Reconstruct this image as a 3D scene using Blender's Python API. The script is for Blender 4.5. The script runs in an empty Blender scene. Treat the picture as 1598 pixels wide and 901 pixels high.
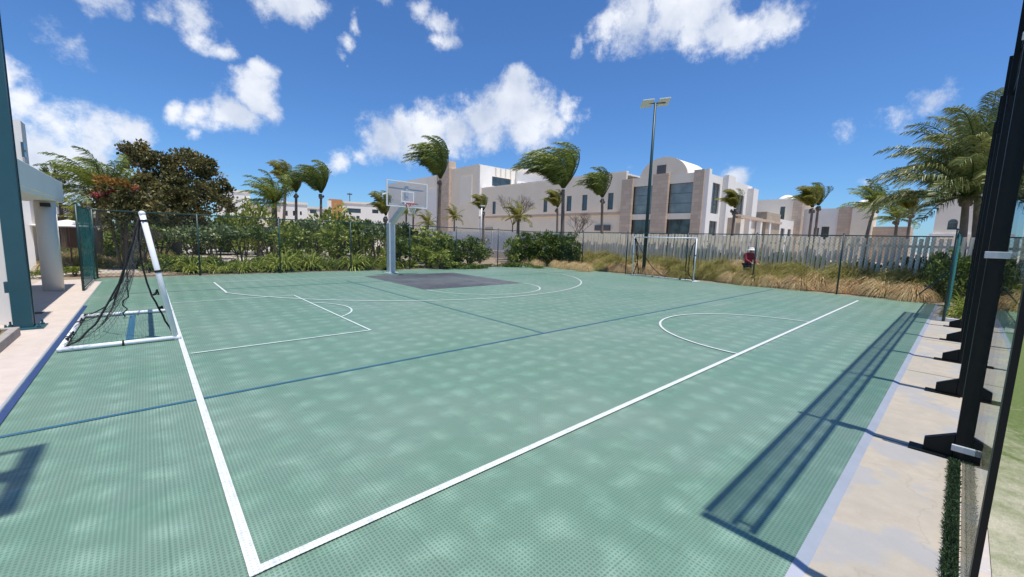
import bpy, math, random
import numpy as np
from mathutils import Vector, Matrix
random.seed(7); rng = np.random.default_rng(11)
S = bpy.context.scene
COL = S.collection
R_ = math.radians
# ---------------------------------------------------------------- camera (X = along the near side line, Y = along the goal line)
FPX, CX, CY, HC = 631.85, 799.0, 450.5, 1.75
ROT = np.array([[0.74387781, 0.05847765, -0.66575234], [-0.66759507, 0.11126584, -0.73616353], [0.03102639, 0.99206869, 0.12180758]])
cam = bpy.data.cameras.new('camera'); cam.lens = 36 * FPX / 1598; cam.sensor_width = 36; cam.clip_end = 3000; cam.clip_start = .05
camo = bpy.data.objects.new('camera', cam); COL.objects.link(camo)
camo.matrix_world = Matrix.Translation((0, 0, HC)) @ Matrix([list(r) for r in ROT]).to_4x4()
S.camera = camo
S.view_settings.view_transform = 'Standard'; S.view_settings.look = 'None'; S.view_settings.exposure = 0.36; S.view_settings.gamma = 1
S.cycles.max_bounces = 8; S.cycles.transparent_max_bounces = 24

def ray(px, py): return ROT @ np.array([px - CX, -(py - CY), -FPX])
def at(px, py, d):
    """point on the line of sight of a pixel of the survey photo, at horizontal distance d metres"""
    r = ray(px, py); t = d / math.hypot(r[0], r[1]); return Vector((r[0] * t, r[1] * t, HC + r[2] * t))
def depth(px, d):
    r = ray(px, 380); return d * FPX / math.hypot(r[0], r[1])

# ---------------------------------------------------------------- world and sun
SUN_DIR = Vector((0.0, -0.235, 0.972)).normalized()
W = bpy.data.worlds.new('World'); S.world = W; W.use_nodes = True
nt = W.node_tree; nt.nodes.clear()
def nn(t, **k):
    n = nt.nodes.new(t)
    for a, b in k.items(): setattr(n, a, b)
    return n
sky = nn('ShaderNodeTexSky', sky_type='NISHITA', sun_disc=False, sun_elevation=math.asin(SUN_DIR.z), sun_rotation=math.atan2(SUN_DIR.x, SUN_DIR.y), altitude=0, air_density=1.0, dust_density=0.4, ozone_density=2.2)
tint = nn('ShaderNodeMix', data_type='RGBA', blend_type='MULTIPLY'); tint.inputs[0].default_value = 1; tint.inputs[7].default_value = (.47, .76, 1.12, 1)
nt.links.new(sky.outputs[0], tint.inputs[6])
bg1 = nn('ShaderNodeBackground'); bg1.inputs[1].default_value = 0.10; nt.links.new(tint.outputs[2], bg1.inputs[0])
bg2 = nn('ShaderNodeBackground'); bg2.inputs[1].default_value = 1.0
tc = nn('ShaderNodeTexCoord')
nz = nn('ShaderNodeTexNoise'); nz.inputs['Scale'].default_value = 7.0; nz.inputs['Detail'].default_value = 12; nz.inputs['Roughness'].default_value = .70
nt.links.new(tc.outputs['Generated'], nz.inputs[0])
nzd = nn('ShaderNodeTexNoise'); nzd.inputs['Scale'].default_value = 9; nzd.inputs['Detail'].default_value = 4
nt.links.new(tc.outputs['Generated'], nzd.inputs[0])
dsub = nn('ShaderNodeVectorMath', operation='MULTIPLY_ADD'); dsub.inputs[1].default_value = (.09,) * 3; dsub.inputs[2].default_value = (-.045,) * 3
nt.links.new(nzd.outputs['Color'], dsub.inputs[0])
dadd = nn('ShaderNodeVectorMath', operation='ADD'); nt.links.new(tc.outputs['Generated'], dadd.inputs[0]); nt.links.new(dsub.outputs[0], dadd.inputs[1])
CLOUDS = [  # direction given through the survey pixel, angular size, weight
 (945,50,34,.8),(985,25,45,1),(1035,30,52,1),(1075,55,36,1),(1085,10,50,1),(1120,50,34,.75),(1160,62,36,.9),(1205,50,42,1),(1240,38,32,1),(905,78,22,.6),(1130,85,24,.6),
 (590,218,26,1),(625,200,28,1),(665,205,40,1),(705,215,40,1),(745,195,42,1),(790,170,42,1),(802,125,28,1),(830,190,40,1),(870,190,30,.9),(893,172,24,.9),(760,222,36,.8),(640,232,34,.7),
 (505,253,22,.65),(535,252,26,.75),(565,246,20,.7),
 (285,175,20,1),(320,185,26,.9),(362,178,32,1),(400,150,28,1),(412,122,17,1),(425,180,24,.7),(325,215,20,.5),
 (15,115,34,1),(50,160,48,1),(15,190,70,1),(100,195,50,1),(150,215,42,1),(205,208,30,1),(60,235,70,1),(130,255,60,1),(225,240,30,.6),(30,270,60,.9),
 (140,8,36,.72),(190,15,34,.78),(245,18,34,.78),(295,30,36,.85),(318,62,28,.85),(350,78,22,.75),(225,60,24,.62),(255,80,16,.6),(50,30,50,.62),(110,60,40,.6),
 (425,8,34,.9),(460,8,42,1),(495,15,28,.9),(565,38,20,.8),(548,62,22,.75),(530,78,16,.7),(540,98,10,.6),(600,5,30,.6),(650,12,32,.7),(685,32,30,.65),(690,70,22,.6),
 (1340,290,24,.55),(1145,276,26,.75),(1400,195,50,.52),(1330,215,30,.48),(1480,150,60,.5),(990,254,15,.5),(265,150,14,.4)]
acc = None
for (px, py, rp, w) in CLOUDS:
    c = Vector(ray(px, py)).normalized(); c2 = Vector(ray(px + rp, py)).normalized(); c3 = Vector(ray(px, py + rp)).normalized()
    r = ((c - c2).length + (c - c3).length) / 2 * 1.55
    dn = nn('ShaderNodeVectorMath', operation='DISTANCE'); nt.links.new(dadd.outputs[0], dn.inputs[0]); dn.inputs[1].default_value = c
    m = nn('ShaderNodeMath', operation='MULTIPLY_ADD'); nt.links.new(dn.outputs['Value'], m.inputs[0]); m.inputs[1].default_value = -1 / r; m.inputs[2].default_value = w
    if acc is None: acc = m
    else:
        mx = nn('ShaderNodeMath', operation='SMOOTH_MAX'); mx.inputs[2].default_value = .12
        nt.links.new(acc.outputs[0], mx.inputs[0]); nt.links.new(m.outputs[0], mx.inputs[1]); acc = mx
fb = nn('ShaderNodeMath', operation='MULTIPLY_ADD'); fb.inputs[1].default_value = 2.7; nt.links.new(nz.outputs[0], fb.inputs[0]); nt.links.new(acc.outputs[0], fb.inputs[2])
dens = nn('ShaderNodeMapRange', interpolation_type='SMOOTHSTEP'); dens.inputs[1].default_value = 1.48; dens.inputs[2].default_value = 2.15
nt.links.new(fb.outputs[0], dens.inputs[0])
nz2 = nn('ShaderNodeTexNoise'); nz2.inputs['Scale'].default_value = 9; nz2.inputs['Detail'].default_value = 6; nt.links.new(tc.outputs['Generated'], nz2.inputs[0])
cr = nn('ShaderNodeValToRGB'); cr.color_ramp.elements[0].position = .35; cr.color_ramp.elements[0].color = (.46, .52, .64, 1); cr.color_ramp.elements[1].position = .62; cr.color_ramp.elements[1].color = (.78, .80, .84, 1)
nt.links.new(nz2.outputs[0], cr.inputs[0]); nt.links.new(cr.outputs[0], bg2.inputs[0])
dm = nn('ShaderNodeMath', operation='MULTIPLY'); dm.inputs[1].default_value = .93; nt.links.new(dens.outputs[0], dm.inputs[0])
mixs = nn('ShaderNodeMixShader'); nt.links.new(dm.outputs[0], mixs.inputs[0]); nt.links.new(bg1.outputs[0], mixs.inputs[1]); nt.links.new(bg2.outputs[0], mixs.inputs[2])
wo = nn('ShaderNodeOutputWorld'); nt.links.new(mixs.outputs[0], wo.inputs[0])
sl = bpy.data.lights.new('sun', 'SUN'); sl.energy = 4.0; sl.angle = R_(.5); sl.color = (1, .965, .91)
so = bpy.data.objects.new('sun', sl); COL.objects.link(so); so.rotation_euler = SUN_DIR.to_track_quat('Z', 'Y').to_euler(); so.location = (0, -20, 60)

# ---------------------------------------------------------------- materials
class MatB:
    def __init__(s, name):
        s.m = bpy.data.materials.new(name); s.m.use_nodes = True; s.t = s.m.node_tree; s.b = s.t.nodes['Principled BSDF']; s.tc = None
    def n(s, t, **k):
        n = s.t.nodes.new(t)
        for a, b in k.items(): setattr(n, a, b)
        return n
    def l(s, a, b): s.t.links.new(a, b)
    def coord(s, kind='Object'):
        if not s.tc: s.tc = s.n('ShaderNodeTexCoord')
        return s.tc.outputs[kind]
    def noise(s, scale, detail=5, rough=.6, vec=None, stretch=None):
        v = vec or s.coord()
        if stretch:
            mp = s.n('ShaderNodeMapping'); mp.inputs['Scale'].default_value = stretch; s.l(v, mp.inputs[0]); v = mp.outputs[0]
        n = s.n('ShaderNodeTexNoise'); n.inputs['Scale'].default_value = scale; n.inputs['Detail'].default_value = detail; n.inputs['Roughness'].default_value = rough; s.l(v, n.inputs[0]); return n.outputs[0]
    def ramp(s, fac, stops):
        r = s.n('ShaderNodeValToRGB'); e = r.color_ramp.elements
        while len(e) < len(stops): e.new(.5)
        for el, (p, c) in zip(e, stops): el.position = p; el.color = (*c, 1)
        s.l(fac, r.inputs[0]); return r.outputs[0]
    def mix(s, fac, a, b, mode='MIX'):
        m = s.n('ShaderNodeMix', data_type='RGBA', blend_type=mode)
        for sock, v in ((m.inputs[0], fac), (m.inputs[6], a), (m.inputs[7], b)):
            if hasattr(v, 'is_output'): s.l(v, sock)
            elif isinstance(v, (int, float)): sock.default_value = v
            else: sock.default_value = (*v, 1)
        return m.outputs[2]
    def math(s, op, a, b=0, c=0):
        m = s.n('ShaderNodeMath', operation=op)
        for i, v in enumerate((a, b, c)):
            if hasattr(v, 'is_output'): s.l(v, m.inputs[i])
            else: m.inputs[i].default_value = v
        return m.outputs[0]
    def bump(s, h, strength=.3, dist=.02):
        b = s.n('ShaderNodeBump'); b.inputs['Strength'].default_value = strength; b.inputs['Distance'].default_value = dist; s.l(h, b.inputs['Height']); s.l(b.outputs[0], s.b.inputs['Normal'])
    def set(s, color=None, rough=.6, metal=0, spec=.5):
        if color is not None:
            if hasattr(color, 'is_output'): s.l(color, s.b.inputs['Base Color'])
            else: s.b.inputs['Base Color'].default_value = (*color, 1)
        s.b.inputs['Roughness'].default_value = rough; s.b.inputs['Metallic'].default_value = metal; s.b.inputs['Specular IOR Level'].default_value = spec
        return s
def mul(c, k): return tuple(x * k for x in c)
def m_wear(name, c, rough=.55, var=.12, scale=3, metal=0, bump=.0, spec=.5, world=False):
    M = MatB(name); v = M.n('ShaderNodeNewGeometry').outputs['Position'] if world else None
    n1 = M.noise(scale, 6, .65, vec=v); n2 = M.noise(scale * 9, 4, .6, vec=v)
    col = M.ramp(n1, [(.3, mul(c, 1 - var)), (.7, mul(c, 1 + var * .6))]); col = M.mix(M.math('MULTIPLY', n2, .18), col, mul(c, .75))
    M.set(col, rough, metal, spec)
    if bump: M.bump(n2, bump, .01)
    return M.m
def m_leaf(name, dark, mid, light, rough=.5, trans=.25):
    M = MatB(name); at_ = M.n('ShaderNodeAttribute', attribute_name='tone')
    col = M.ramp(at_.outputs['Fac'], [(0, dark), (.5, mid), (1, light)]); M.set(col, rough, 0, .35)
    tr = M.n('ShaderNodeBsdfTranslucent'); M.l(col, tr.inputs[0]); ms = M.n('ShaderNodeMixShader'); ms.inputs[0].default_value = trans
    M.l(M.b.outputs[0], ms.inputs[1]); M.l(tr.outputs[0], ms.inputs[2]); M.l(ms.outputs[0], M.t.nodes['Material Output'].inputs[0]); return M.m
def m_glass(name, tintc, rmul=1.0, base=.04):
    M = MatB(name); M.t.nodes.remove(M.b)
    lw = M.n('ShaderNodeLayerWeight'); lw.inputs[0].default_value = .5
    f = M.math('POWER', lw.outputs['Facing'], 9); f = M.math('MULTIPLY_ADD', f, rmul, base)
    tr = M.n('ShaderNodeBsdfTransparent'); tr.inputs[0].default_value = (*tintc, 1); gl = M.n('ShaderNodeBsdfGlossy'); gl.inputs['Roughness'].default_value = .01
    gl.inputs[0].default_value = (.8, .85, .85, 1)
    ms = M.n('ShaderNodeMixShader'); M.l(f, ms.inputs[0]); M.l(tr.outputs[0], ms.inputs[1]); M.l(gl.outputs[0], ms.inputs[2]); M.l(ms.outputs[0], M.t.nodes['Material Output'].inputs[0]); return M.m

def m_court(name, base, lineish=False):
    """interlocking plastic tile: fine square lattice, 0.33 m tiles that dish slightly, soft highlights painted into the colour of the tile middles"""
    M = MatB(name); v = M.n('ShaderNodeNewGeometry').outputs['Position']
    sep = M.n('ShaderNodeSeparateXYZ'); M.l(v, sep.inputs[0]); x, y = sep.outputs[0], sep.outputs[1]
    dn = M.noise(2.1, 3, .6, vec=v); dn2 = M.noise(2.6, 3, .6, vec=v, stretch=(1.1, .9, 1))
    xw = M.math('MULTIPLY_ADD', dn, .30, x); yw = M.math('MULTIPLY_ADD', dn2, .30, y)
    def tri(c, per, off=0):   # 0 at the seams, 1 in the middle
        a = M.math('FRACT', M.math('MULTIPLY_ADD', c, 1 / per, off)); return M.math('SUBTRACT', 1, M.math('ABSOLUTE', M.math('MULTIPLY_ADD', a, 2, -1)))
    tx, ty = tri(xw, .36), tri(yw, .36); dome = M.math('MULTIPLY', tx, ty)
    lx, ly = tri(x, .024), tri(y, .024)
    lat = M.math('MAXIMUM', M.math('GREATER_THAN', lx, .55), M.math('GREATER_THAN', ly, .55))
    seam = M.math('LESS_THAN', M.math('MINIMUM', tri(x, 1.08), tri(y, 1.08)), .006)
    big = M.noise(.9, 5, .6, vec=v); med = M.noise(4.2, 4, .65, vec=v, stretch=(1, 1, 1))
    dirt = M.noise(.33, 6, .7, vec=v)
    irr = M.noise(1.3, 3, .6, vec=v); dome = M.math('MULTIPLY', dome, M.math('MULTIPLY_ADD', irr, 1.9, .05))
    painted_sheen = M.math('MULTIPLY_ADD', dome, .50, M.math('MULTIPLY', med, .95))
    col = M.ramp(painted_sheen, [(.52, mul(base, .86)), (.70, base), (.98, tuple(min(1, b * 1.10 + .038) for b in base))])  # ramp puts the blotchy pillow highlights of the tiles into the base colour
    col = M.mix(M.math('MULTIPLY', big, .22), col, mul(base, .72))
    col = M.mix(M.ramp(dirt, [(.42, (0, 0, 0)), (.7, (.35,) * 3)]), col, (.33, .36, .31))
    sp = M.ramp(M.noise(34, 2, .5, vec=v), [(.76, (0,) * 3), (.80, (.5,) * 3)]); col = M.mix(sp, col, (.62, .66, .6))
    dk = M.ramp(M.noise(9, 6, .75, vec=v), [(.66, (0,) * 3), (.74, (.22,) * 3)]); col = M.mix(dk, col, mul(base, .45))
    if not lineish:
        col = M.mix(M.math('MULTIPLY', M.math('SUBTRACT', 1, lat), .46), col, mul(base, .30))
        col = M.mix(M.math('MULTIPLY', seam, .35), col, mul(base, .45))
    else:
        col = M.mix(M.math('MULTIPLY', M.math('SUBTRACT', 1, lat), .22), col, mul(base, .5))
    M.set(col, .42, 0, .45)
    h = M.math('ADD', M.math('MULTIPLY', dome, .008), M.math('MULTIPLY', med, .012)); h = M.math('ADD', h, M.math('MULTIPLY', lat, .0012))
    M.bump(h, .9, 1.0); return M.m

MT = {}
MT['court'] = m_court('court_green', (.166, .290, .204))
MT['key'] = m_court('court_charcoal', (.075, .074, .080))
def m_line(name, c):
    M = MatB(name); v = M.n('ShaderNodeNewGeometry').outputs['Position']; n = M.noise(22, 5, .7, vec=v); n2 = M.noise(2.2, 3, .6, vec=v)
    col = M.ramp(n, [(.3, mul(c, .72)), (.55, c)]); col = M.mix(M.math('MULTIPLY', n2, .3), col, mul(c, .8))
    sep = M.n('ShaderNodeSeparateXYZ'); M.l(v, sep.inputs[0])
    fr = [M.math('GREATER_THAN', M.math('ABSOLUTE', M.math('MULTIPLY_ADD', M.math('FRACT', M.math('MULTIPLY', sep.outputs[i], 1 / .024)), 2, -1)), .62) for i in (0, 1)]
    col = M.mix(M.math('MULTIPLY', M.math('MULTIPLY', fr[0], fr[1]), .45), col, mul(c, .4)); M.set(col, .5); return M.m
MT['line_w'] = m_line('line_white', (.68, .70, .68)); MT['line_thin'] = m_line('line_thin_white', (.60, .70, .64)); MT['line_b'] = m_line('line_blue', (.035, .13, .20)); MT['line_t'] = m_line('line_teal', (.06, .17, .17))
MT['line_db'] = m_line('line_deep_blue', (.025, .055, .17))
MT['edge'] = m_wear('edge_ramp_grey', (.36, .37, .42), .6, .1, 4, world=True)
def m_concrete(name, a, b, stain=True):
    M = MatB(name); v = M.n('ShaderNodeNewGeometry').outputs['Position']
    big = M.noise(.8, 6, .62, vec=v); n2 = M.noise(6, 6, .7, vec=v); n3 = M.noise(70, 3, .6, vec=v)
    col = M.ramp(big, [(.34, b), (.60, a)]); col = M.mix(M.ramp(n2, [(.35, (.5,) * 3), (.62, (0,) * 3)]), col, mul(a, .72)); col = M.mix(M.math('MULTIPLY', n3, .3), col, mul(a, .7))
    if stain:
        n4 = M.noise(1.7, 3, .5, vec=v); col = M.mix(M.ramp(n4, [(.52, (0,) * 3), (.57, (.55,) * 3)]), col, (.40, .39, .41))
    n6 = M.noise(3.1, 4, .6, vec=v); col = M.mix(M.ramp(n6, [(.68, (0,) * 3), (.72, (.3,) * 3)]), col, (.62, .58, .52))
    vo = M.n('ShaderNodeTexVoronoi', feature='DISTANCE_TO_EDGE'); vo.inputs['Scale'].default_value = .55; ad = M.n('ShaderNodeVectorMath', operation='MULTIPLY_ADD')
    nv = M.n('ShaderNodeTexNoise'); nv.inputs['Scale'].default_value = 3; nv.inputs['Detail'].default_value = 6; M.l(v, nv.inputs[0]); M.l(nv.outputs[1], ad.inputs[0]); ad.inputs[1].default_value = (.5,) * 3; M.l(v, ad.inputs[2]); M.l(ad.outputs[0], vo.inputs[0])
    col = M.mix(M.ramp(vo.outputs[0], [(0, (.22,) * 3), (.005, (0,) * 3)]), col, mul(a, .4))
    M.set(col, .85, 0, .2); M.bump(M.math('ADD', M.math('MULTIPLY', n2, .4), n3), .25, .006); return M.m
MT['concrete'] = m_concrete('walkway_concrete', (.60, .49, .375), (.50, .43, .35))
MT['paving'] = m_concrete('paving_concrete', (.62, .52, .44), (.54, .46, .40), False)
MT['sand'] = m_concrete('pale_sand', (.50, .42, .34), (.42, .35, .27), False)
def m_soil():
    M = MatB('bed_soil'); v = M.n('ShaderNodeNewGeometry').outputs['Position']; n = M.noise(5, 8, .7, vec=v)
    M.set(M.ramp(n, [(.3, (.10, .075, .045)), (.5, (.26, .19, .12)), (.7, (.42, .34, .25))]), .95); M.bump(n, .8, .05); return M.m
MT['soil'] = m_soil()
def m_turf():
    M = MatB('artificial_turf'); v = M.n('ShaderNodeNewGeometry').outputs['Position']; n = M.noise(2.6, 9, .78, vec=v); f = M.noise(120, 3, .8, vec=v, stretch=(1, .5, 1)); g = M.noise(1.0, 4, .6, vec=v)
    col = M.mix(f, (.10, .14, .035), (.19, .24, .075))
    # sand worked up to the glass: more of it near the wall end
    sep = M.n('ShaderNodeSeparateXYZ'); M.l(v, sep.inputs[0]); near = M.math('MULTIPLY_ADD', sep.outputs[0], -.085, .74)
    s = M.ramp(M.math('ADD', n, near), [(.66, (0,) * 3), (.98, (.9,) * 3)]); col = M.mix(s, col, (.58, .53, .38)); M.set(col, .9, 0, .2); M.bump(M.math('ADD', f, M.math('MULTIPLY', M.noise(14, 6, .7, vec=v), 3)), .8, .02); return M.m
MT['turf'] = m_turf()
MT['turf_strip'] = m_leaf('turf_tuft', (.015, .03, .01), (.04, .075, .025), (.12, .18, .07), .7, .2)
MT['stucco'] = m_wear('stucco_white', (.86, .765, .62), .85, .06, .5, bump=.15, world=True)
MT['stucco2'] = m_wear('stucco_beige', (.85, .73, .56), .85, .07, .4, bump=.15, world=True)
MT['stucco3'] = m_wear('stucco_bright', (.86, .81, .73), .85, .05, .5, world=True)
def m_stone(name, c):
    M = MatB(name); v = M.n('ShaderNodeNewGeometry').outputs['Position']
    sep = M.n('ShaderNodeSeparateXYZ'); M.l(v, sep.inputs[0]); cmb = M.n('ShaderNodeCombineXYZ'); M.l(M.math('ADD', sep.outputs[0], sep.outputs[1]), cmb.inputs[0]); M.l(sep.outputs[2], cmb.inputs[1])
    b = M.n('ShaderNodeTexBrick'); b.inputs['Scale'].default_value = 1.0; b.inputs['Brick Width'].default_value = .9; b.inputs['Row Height'].default_value = .45; b.inputs['Mortar Size'].default_value = .012
    b.inputs['Color1'].default_value = (*mul(c, 1.08), 1); b.inputs['Color2'].default_value = (*mul(c, .88), 1); b.inputs['Mortar'].default_value = (*mul(c, .7), 1); M.l(cmb.outputs[0], b.inputs[0])
    n = M.noise(3, 6, .7, vec=v); M.set(M.mix(M.math('MULTIPLY', n, .35), b.outputs[0], mul(c, .72)), .85, 0, .2); return M.m
MT['stone'] = m_stone('tan_stone', (.60, .47, .355))
MT['stone2'] = m_stone('grey_tan_stone', (.50, .41, .30))
def m_winglass(name, c=(.05, .07, .07)):
    M = MatB(name); M.set(c, .06, 0, .9); n = M.noise(.9, 3, .5); M.l(M.ramp(n, [(.35, mul(c, .8)), (.65, mul(c, 1.25))]), M.b.inputs['Base Color']); return M.m
MT['pane'] = m_winglass('window_glass'); MT['pane_green'] = m_winglass('window_glass_green', (.19, .22, .20)); MT['dark'] = m_wear('dark_interior', (.03, .03, .03), .7)
MT['frame'] = m_wear('window_frame', (.10, .10, .10), .5)
MT['pvc'] = m_wear('goal_white_plastic', (.78, .79, .80), .35, .06, 5)
MT['net'] = m_wear('net_black', (.012, .013, .014), .8)
MT['netgrey'] = m_wear('net_grey', (.05, .055, .055), .8)
MT['galv'] = m_wear('pole_white_metal', (.62, .62, .61), .35, .1, 3, metal=.2)
MT['bluegreen'] = m_wear('pole_teal_paint', (.018, .085, .105), .42, .12, 2)
MT['darkgreen'] = m_wear('fence_dark_green', (.012, .045, .045), .45, .1, 3)
MT['wire'] = m_wear('fence_wire_green', (.035, .085, .075), .5)
MT['screen'] = None
MT['black'] = m_wear('post_black_green', (.004, .007, .007), .5, .2, 2, spec=.25)
MT['whitepaint'] = m_wear('white_paint', (.80, .78, .75), .55, .08, 2)
MT['slat'] = m_wear('slat_pale_wood', (.88, .77, .60), .75, .16, 2.0)
MT['clamp'] = m_wear('clamp_grey_white', (.62, .62, .62), .5, .1, 30)
MT['rimred'] = m_wear('rim_orange_red', (.55, .07, .04), .4)
MT['lamp'] = m_wear('lamp_pale_metal', (.72, .72, .66), .4)
MT['glass'] = m_glass('clear_glass', (.965, .985, .975), .96, .02)
MT['acrylic'] = m_glass('backboard_acrylic', (.95, .95, .96), .4, .03)
MT['bark'] = m_wear('palm_bark', (.20, .155, .12), .9, .3, 3, bump=.6)
MT['bark2'] = m_wear('grey_bark', (.12, .09, .065), .9, .3, 3, bump=.6)
MT['palm'] = m_leaf('palm_green', (0.058, 0.084, 0.017), (0.157, 0.205, 0.036), (0.472, 0.481, 0.083), .42, .22)
MT['palmb'] = m_leaf('palm_gold_green', (0.055, 0.077, 0.022), (0.165, 0.198, 0.055), (0.462, 0.418, 0.154), .42, .28)
MT['palmy'] = m_leaf('palm_yellow_green', (0.075, 0.088, 0.012), (0.213, 0.213, 0.030), (0.425, 0.362, 0.070), .5, .35)
MT['leafg'] = m_leaf('leaf_green', (0.077, 0.109, 0.023), (0.192, 0.241, 0.046), (0.452, 0.460, 0.099), .5, .25)
MT['leafd'] = m_leaf('leaf_dark_green', (0.046, 0.070, 0.017), (0.109, 0.155, 0.033), (0.256, 0.301, 0.066), .45, .2)
MT['leafgr'] = m_leaf('leaf_grey_green', (0.065, 0.100, 0.038), (0.157, 0.199, 0.082), (0.315, 0.349, 0.164), .5, .2)
MT['leafb'] = m_leaf('leaf_brown_green', (0.050, 0.050, 0.016), (0.138, 0.130, 0.044), (0.330, 0.248, 0.089), .45, .22)
MT['lily'] = m_leaf('strap_leaf_green', (0.066, 0.092, 0.013), (0.188, 0.242, 0.035), (0.450, 0.440, 0.089), .45, .3)
MT['pink'] = m_leaf('bract_pink', (.30, .04, .06), (.50, .10, .12), (.65, .20, .16), .6, .3)
MT['orange'] = m_leaf('leaf_orange_green', (0.156, 0.078, 0.018), (0.312, 0.169, 0.036), (0.468, 0.260, 0.072), .6, .3)
MT['gtan'] = m_leaf('dry_grass_tan', (0.307, 0.188, 0.084), (0.615, 0.420, 0.208), (0.776, 0.667, 0.375), .7, .3)
MT['ggreen'] = m_leaf('grass_olive', (0.144, 0.129, 0.026), (0.359, 0.316, 0.079), (0.604, 0.546, 0.172), .6, .3)
MT['skin'] = m_wear('skin', (.42, .24, .17), .6); MT['red'] = m_wear('shirt_red', (.30, .018, .035), .8, .2, 8); MT['hat'] = m_wear('hat_white', (.75, .70, .66), .8); MT['trouser'] = m_wear('trousers_dark', (.03, .035, .05), .9)
MT['bird'] = m_wear('feather_dark', (.03, .03, .03), .8); MT['curb'] = m_wear('kerb_stone', (.36, .32, .28), .9, .2, 6, bump=.4)
MT['terracotta'] = m_wear('rust_orange_wall', (.55, .24, .10), .8); MT['umb'] = m_wear('canvas_white', (.80, .74, .70), .8); MT['brownwood'] = m_wear('brown_wood', (.10, .06, .04), .7)
# woven windscreen fabric: real weave is far below a pixel, so part of the light passes through it
def m_screen():
    M = MatB('windscreen_teal'); v = M.coord(); n = M.noise(3, 4, .6); c = M.ramp(n, [(.3, (.03, .22, .20)), (.7, (.06, .34, .30))]); M.set(c, .7)
    tr = M.n('ShaderNodeBsdfTransparent'); tl = M.n('ShaderNodeBsdfTranslucent'); M.l(c, tl.inputs[0]); a = M.n('ShaderNodeMixShader'); a.inputs[0].default_value = .4; M.l(M.b.outputs[0], a.inputs[1]); M.l(tl.outputs[0], a.inputs[2])
    b = M.n('ShaderNodeMixShader'); b.inputs[0].default_value = .42; M.l(a.outputs[0], b.inputs[1]); M.l(tr.outputs[0], b.inputs[2]); M.l(b.outputs[0], M.t.nodes['Material Output'].inputs[0]); return M.m
MT['screen'] = m_screen()

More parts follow.
